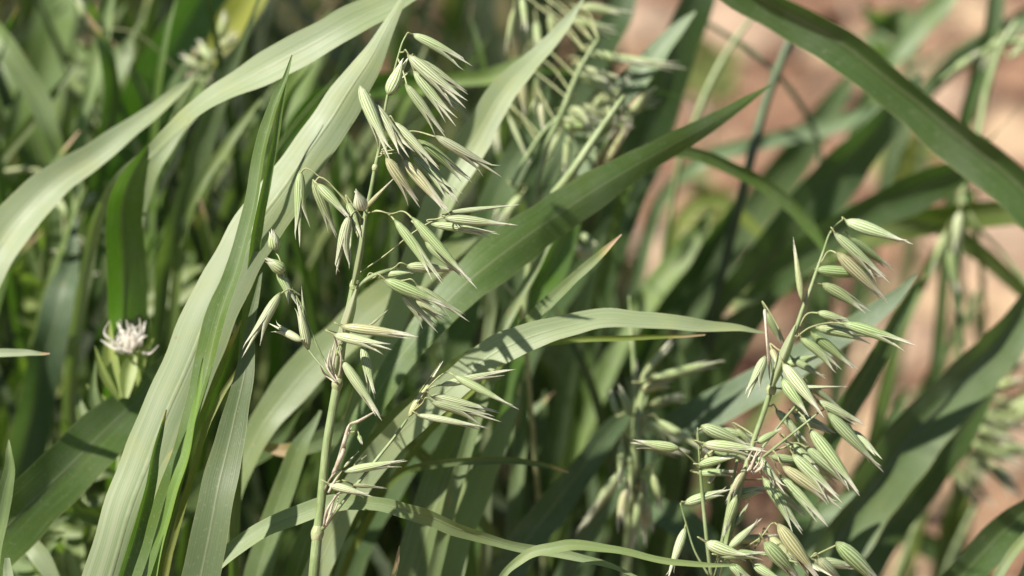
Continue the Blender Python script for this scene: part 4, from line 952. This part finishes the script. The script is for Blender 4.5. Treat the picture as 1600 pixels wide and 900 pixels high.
panicle('oat_plant', 'blurred oat head at the top left with pinkish dry spikelets',
    [(352, 50, 6, .18), (332, 90, 7, .18), (300, 130, 8, .18), (275, 180, 8, .185), (250, 260, 8, .19)],
    [(330, 95, 310, 60, 18, {}), (315, 105, 280, 85, 16, {}), (340, 80, 372, 50, 18, dict(color=YELG)), (300, 110, 288, 150, 18, dict(color=(.5, .36, .26))), (325, 105, 330, 130, 14, dict(color=CREAM)), (345, 60, 350, 15, 20, dict(color=YELG)), (310, 120, 340, 150, 16, {}), (135, 30, 122, -10, 18, {})],
    color=BLUR, depth=.18, spread=.02)
panicle('oat_plant', 'leafy blurred oat tiller beside the upright pale leaf at far left',
    [(120, 250, 7, .16), (118, 320, 10, .16), (114, 400, 12, .16), (110, 480, 12, .165), (105, 600, 12, .17)],
    [(118, 330, 150, 300, 16, {}), (116, 345, 80, 300, 16, {}), (118, 370, 152, 400, 18, dict(color=LIGHT)), (112, 400, 80, 390, 16, {}), (112, 440, 155, 425, 16, dict(color=(.36, .28, .17)))],
    color=BLUR, depth=.16)

def stalk(label, pts, tintmat=M_STEM):
    rows = stem_rows(pts); b = Vector(rows[-1][:3]); v, f, u = tube(rows, 8)
    o = bpy.data.objects.new('bare_stalk', mesh('bare_stalk', [Vector(q) - b for q in v], f, tintmat, u)); o.location = b
    link(o); tag(o, label, 'stalk', 'bare blurred stalks')
M_DARKSTEM = plain_material('dark_stem', (0.05, 0.08, 0.035), (0.09, 0.13, 0.06), 80.0, 0.5, 0.1, True)
stalk('dark blurred stalk crossing the sunlit soil near the top right', [(1245, 40, 12, .17), (1225, 85, 15, .17), (1195, 165, 16, .17), (1165, 280, 16, .17), (1140, 380, 16, .18), (1115, 480, 16, .19)], M_DARKSTEM)
stalk('thin olive stalk leaning right against pale soil at top', [(1180, 20, 6, .2), (1140, 75, 9, .2), (1110, 130, 10, .2), (1085, 190, 10, .2), (1060, 260, 10, .21)], M_STEM)
stalk('thin dark stalk arching over the sunlit soil', [(1060, 12, 6, .22), (1120, 45, 8, .22), (1180, 85, 9, .22), (1230, 135, 9, .22), (1270, 200, 9, .23), (1290, 290, 9, .24)], M_DARKSTEM)
stalk('slender stalk with a brown top standing behind the arching pale leaf', [(983, 462, 3, .1), (986, 500, 7, .1), (990, 560, 9, .1), (993, 610, 10, .1), (990, 720, 10, .1)], M_STEM)
stalk('short yellowish stalk crossing right of the mid spikelets', [(775, 428, 5, .085), (790, 445, 7, .085), (808, 468, 8, .085), (820, 520, 8, .09)], M_NODE)
stalk('reddish green stalk rising from the bottom edge at right', [(1532, 775, 6, .26), (1510, 820, 11, .26), (1480, 890, 13, .26), (1460, 950, 13, .26)], M_STEM)
stalk('curved brown withered stalk at the left edge', [(-20, 275, 7, .17), (30, 265, 8, .17), (62, 268, 8, .17), (88, 284, 8, .17), (100, 330, 8, .18), (104, 420, 8, .19)], M_NODE)

# ------------------------------------------------------------------ weeds
def lance(a, b, w, dz, tz, bow=.15, fold=.5):
    A = P(a[0], a[1], dz); B = P(b[0], b[1], dz + tz); m = A.lerp(B, .5) + UPV * 0.0 + RT * 0
    ww = w * K * (D0 + dz)
    q = (B - A).cross(FWD).normalized() * (B - A).length * bow
    rows = [tuple(B) + (.0003, 0), tuple(A.lerp(B, .7) + q * .8) + (ww * .7, 0), tuple(m + q) + (ww, 0), tuple(A.lerp(B, .2) + q * .5) + (ww * .75, 0), tuple(A) + (ww * .35, 0)]
    return ribbon(catmull(rows, 4), fold, seed=int(a[0]))
def flower_weed():
    st = [(192, 590, 8, .075), (190, 660, 9, .077), (186, 740, 9, .08), (180, 830, 10, .085), (172, 920, 10, .09)]
    rows = stem_rows(st); base = Vector(rows[-1][:3])
    r = plant('flower_weed', 'fading weed flower with ragged pinkish white petals above green bracts', 'weed', base)
    part(r, 'stem', tube(rows, 8), M_STEM)
    R = random.Random(3)
    for (a, b, w) in (((188, 622), (172, 500), 24), ((192, 622), (194, 530), 26), ((200, 624), (240, 528), 24), ((196, 622), (216, 540), 26), ((186, 625), (148, 540), 14), ((190, 640), (252, 590), 18), ((186, 650), (135, 600), 20), ((192, 640), (180, 560), 22)):
        part(r, 'bract', lance(a, b, w, .075 + R.uniform(-.01, .01), R.uniform(-.01, .01), .06), M_LEAF, None, (.27, .33, .10, 0))
    for i in range(38):
        an = R.gauss(.2, .6); ln = R.uniform(18, 58)
        a = (200 + R.uniform(-10, 10), 545 + R.uniform(-6, 8)); b = (a[0] + math.sin(an) * ln, a[1] - math.cos(an) * ln * .85)
        part(r, 'petal', lance(a, b, R.uniform(4, 8), .075 + R.uniform(-.008, .008), R.uniform(-.02, .012), R.uniform(-.2, .2)), M_PETAL)
    for (a, b, w) in (((184, 700), (120, 610), 26), ((186, 690), (150, 560), 18), ((182, 760), (240, 690), 24), ((178, 820), (110, 760), 26), ((176, 850), (235, 800), 22)):
        part(r, 'leaf', lance(a, b, w, .08, R.uniform(-.02, .02), .15), M_LEAF, None, (.13, .18, .06, 0))
flower_weed()
def leafy_weed(label, cx, cy, dz, hpx, n, wpx, tint, seed, sp=60):
    R = random.Random(seed)
    st = [(cx, cy, 5, dz), (cx + 3, cy + hpx * .4, 7, dz), (cx + 2, cy + hpx, 8, dz)]
    rows = stem_rows(st); base = Vector(rows[-1][:3])
    r = plant('leafy_weed', label, 'weed', base, 'low leafy weeds')
    part(r, 'stem', tube(rows, 6), M_STEM)
    for i in range(n):
        y = cy + hpx * (i / n) * .9; s = 1 if i % 2 else -1
        a = (cx + 2, y + 12); b = (cx + s * R.uniform(.5, 1) * sp, y - R.uniform(-10, 45))
        part(r, 'leaf', lance(a, b, wpx * R.uniform(.7, 1.2), dz, R.uniform(-.03, .03), R.uniform(-.2, .25)), M_LEAF, None, tuple(np.array(tint) * R.uniform(.8, 1.15)) + (0,))
leafy_weed('low leafy weed in shade under the broad dark leaf at lower left', 130, 690, .12, 220, 12, 28, (.16, .21, .075), 1)
leafy_weed('bright leafy weed beside the hanging green leaf at far left', 70, 380, .2, 260, 16, 22, (.20, .25, .08), 12, 55)
leafy_weed('sunlit leafy weed under the left edge leaf', 250, 330, .2, 240, 14, 20, (.19, .25, .08), 13, 55)
leafy_weed('leafy weed sprouting at the bottom left edge', 60, 800, .1, 120, 9, 26, (.15, .20, .09), 2)
leafy_weed('blurred leafy weed at the upper left behind the oat leaves', 150, 20, .24, 300, 14, 28, (.15, .20, .08), 4, 50)
leafy_weed('yellowish weed on the soil right of the dark crossing leaf', 1420, 230, .75, 60, 9, 46, (.26, .27, .07), 5, 50)
leafy_weed('small yellow green weed on sunlit soil near the top', 1110, 95, .9, 60, 8, 40, (.24, .27, .09), 6, 50)
leafy_weed('pale green weed blurred at the top edge over the dark crossing leaf', 1390, 20, .4, 90, 10, 34, (.17, .23, .12), 7, 60)
leafy_weed('greenish weed tuft blurred beneath the blunt dark leaf', 1100, 300, .6, 70, 8, 40, (.24, .25, .09), 8, 50)

# ------------------------------------------------------------------ stones and clods on the soil
def ground_at(x, y):
    p = P(x, y, 0); v = (p - CAM); k = -CAM.z / v.z
    return CAM + v * k
SR = random.Random(9)
for i, (x, y, s, lab) in enumerate(((1160, 60, .07, 'pale pink stone on the sunlit soil near the top edge'), (1560, 420, .08, 'rough pinkish stone at the right edge'), (1480, 180, .06, 'pinkish stone under the dark crossing leaf'),
                                    (1000, 50, .05, 'pale stone behind the bluish leaf tip'), (1400, 560, .06, 'brownish stone beside the shorter panicle'), (1550, 720, .05, 'reddish stone half hidden by the green oat head'), (1040, 420, .06, 'dark brown stone in the shade left of the yellowish leaf tip'))):
    g = ground_at(x, y); v, f = lump(20 + i, s, s * .8, s * .45)
    o = bpy.data.objects.new('stone', mesh('stone', v, f, M_STONE, smooth=False)); o.location = g + Vector((0, 0, s * .08)); o.rotation_euler = (0, 0, SR.uniform(0, 6))
    link(o); tag(o, lab, 'stone', 'stones on the soil')
def clods():
    R = random.Random(4); V, F = [], []
    protos = [lump(60 + i, 1, .85, .6, 1) for i in range(6)]
    for i in range(1500):
        x, y = R.uniform(-.7, 1.1), R.uniform(.1, 2.4); s = min(.05, .004 + R.expovariate(1 / .008)); an = R.uniform(0, 6.28)
        v, f = protos[i % 6]; o = len(V); c, sn = math.cos(an), math.sin(an)
        V += [(x + s * (p[0] * c - p[1] * sn), y + s * (p[0] * sn + p[1] * c), .004 + s * p[2]) for p in v]; F += [tuple(k + o for k in q) for q in f]
    o = link(bpy.data.objects.new('gravel', mesh('gravel', V, F, M_SOIL, smooth=False)))
    tag(o, 'loose reddish clods scattered on the soil', None, kind='stuff')
clods()
def litter():
    R = random.Random(8); V, F, U = [], [], []
    for i in range(260):
        x, y = R.uniform(-.6, 1.0), R.uniform(.3, 2.4); an = R.uniform(0, 6.28); L = R.uniform(.02, .11); b = R.uniform(-.015, .015)
        rows = [(x + math.cos(an) * L * t - math.sin(an) * b * t * t, y + math.sin(an) * L * t + math.cos(an) * b * t * t, .018 + R.uniform(-.008, .012), R.uniform(.0012, .0026) * (1.05 - t * .6)) for t in (0, .33, .66, 1)]
        v, f, u = tube(rows, 5); o = len(V); V += v; U += u; F += [tuple(k + o for k in q) for q in f]
    o = link(bpy.data.objects.new('straw_litter', mesh('straw_litter', V, F, M_DRY, U)))
    tag(o, 'dry straw bits strewn on the soil', None, kind='stuff')
litter()

# ------------------------------------------------------------------ the mass of further leaves in the back
def undergrowth():
    R = random.Random(21); V, F, U, T = [], [], [], []; made = 0
    for it in range(26000):
        if made >= 1300: break
        bx, by = R.uniform(-.75, .55), R.uniform(-.05, .95)
        h = R.uniform(.28, .62); an = R.uniform(0, 6.28); lean = R.uniform(.04, .30)
        dx, dy = math.cos(an) * lean, math.sin(an) * lean * .6
        droop = R.uniform(0, .5)
        rows = []; w0 = R.uniform(.006, .015)
        for k in range(9):
            s = k / 8
            z = h * (s - droop * s ** 3 * .55)
            rows.append((bx + dx * s ** 1.8, by + dy * s ** 1.8, z - .01, w0 * (0.5 + .5 * min(1, s * 2.5)) * (1 - s ** 3) + .0004, 0))
        ok = True
        for r in rows:
            x, y, d = project(Vector(r[:3]))
            if -20 < x < 1640 and -20 < y < 930:
                lim = 960 + max(0, y - 330) * .42
                if x > lim: ok = False; break
                if d < D0 + .14: ok = False; break
            elif d < D0 + .02 and y < 930: ok = False; break  # unseen blades below the view are kept, added to shade the soil
        if not ok: continue
        rows = rows[::-1]; roll = R.uniform(-55, 30)
        rows = [r[:4] + (roll,) for r in rows]
        v, f, u = ribbon(catmull(rows, 2), .3, cols=3, seed=it)
        o = len(V); V += v; U += u; F += [tuple(k + o for k in q) for q in f]
        c = np.array(R.choice((DEEP, GRN, (.09, .13, .07), (.13, .165, .10), (.10, .16, .045)))) * R.uniform(.28, .65)  # leaf colours scaled far down to paint near-black shade between stems
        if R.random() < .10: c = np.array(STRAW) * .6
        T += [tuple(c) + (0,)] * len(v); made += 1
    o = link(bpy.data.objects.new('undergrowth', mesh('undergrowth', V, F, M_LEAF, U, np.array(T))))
    tag(o, 'dense mass of oat leaves behind the sharp stalks, shade put into their colour', None, kind='stuff')
    print('undergrowth blades', made)
undergrowth()
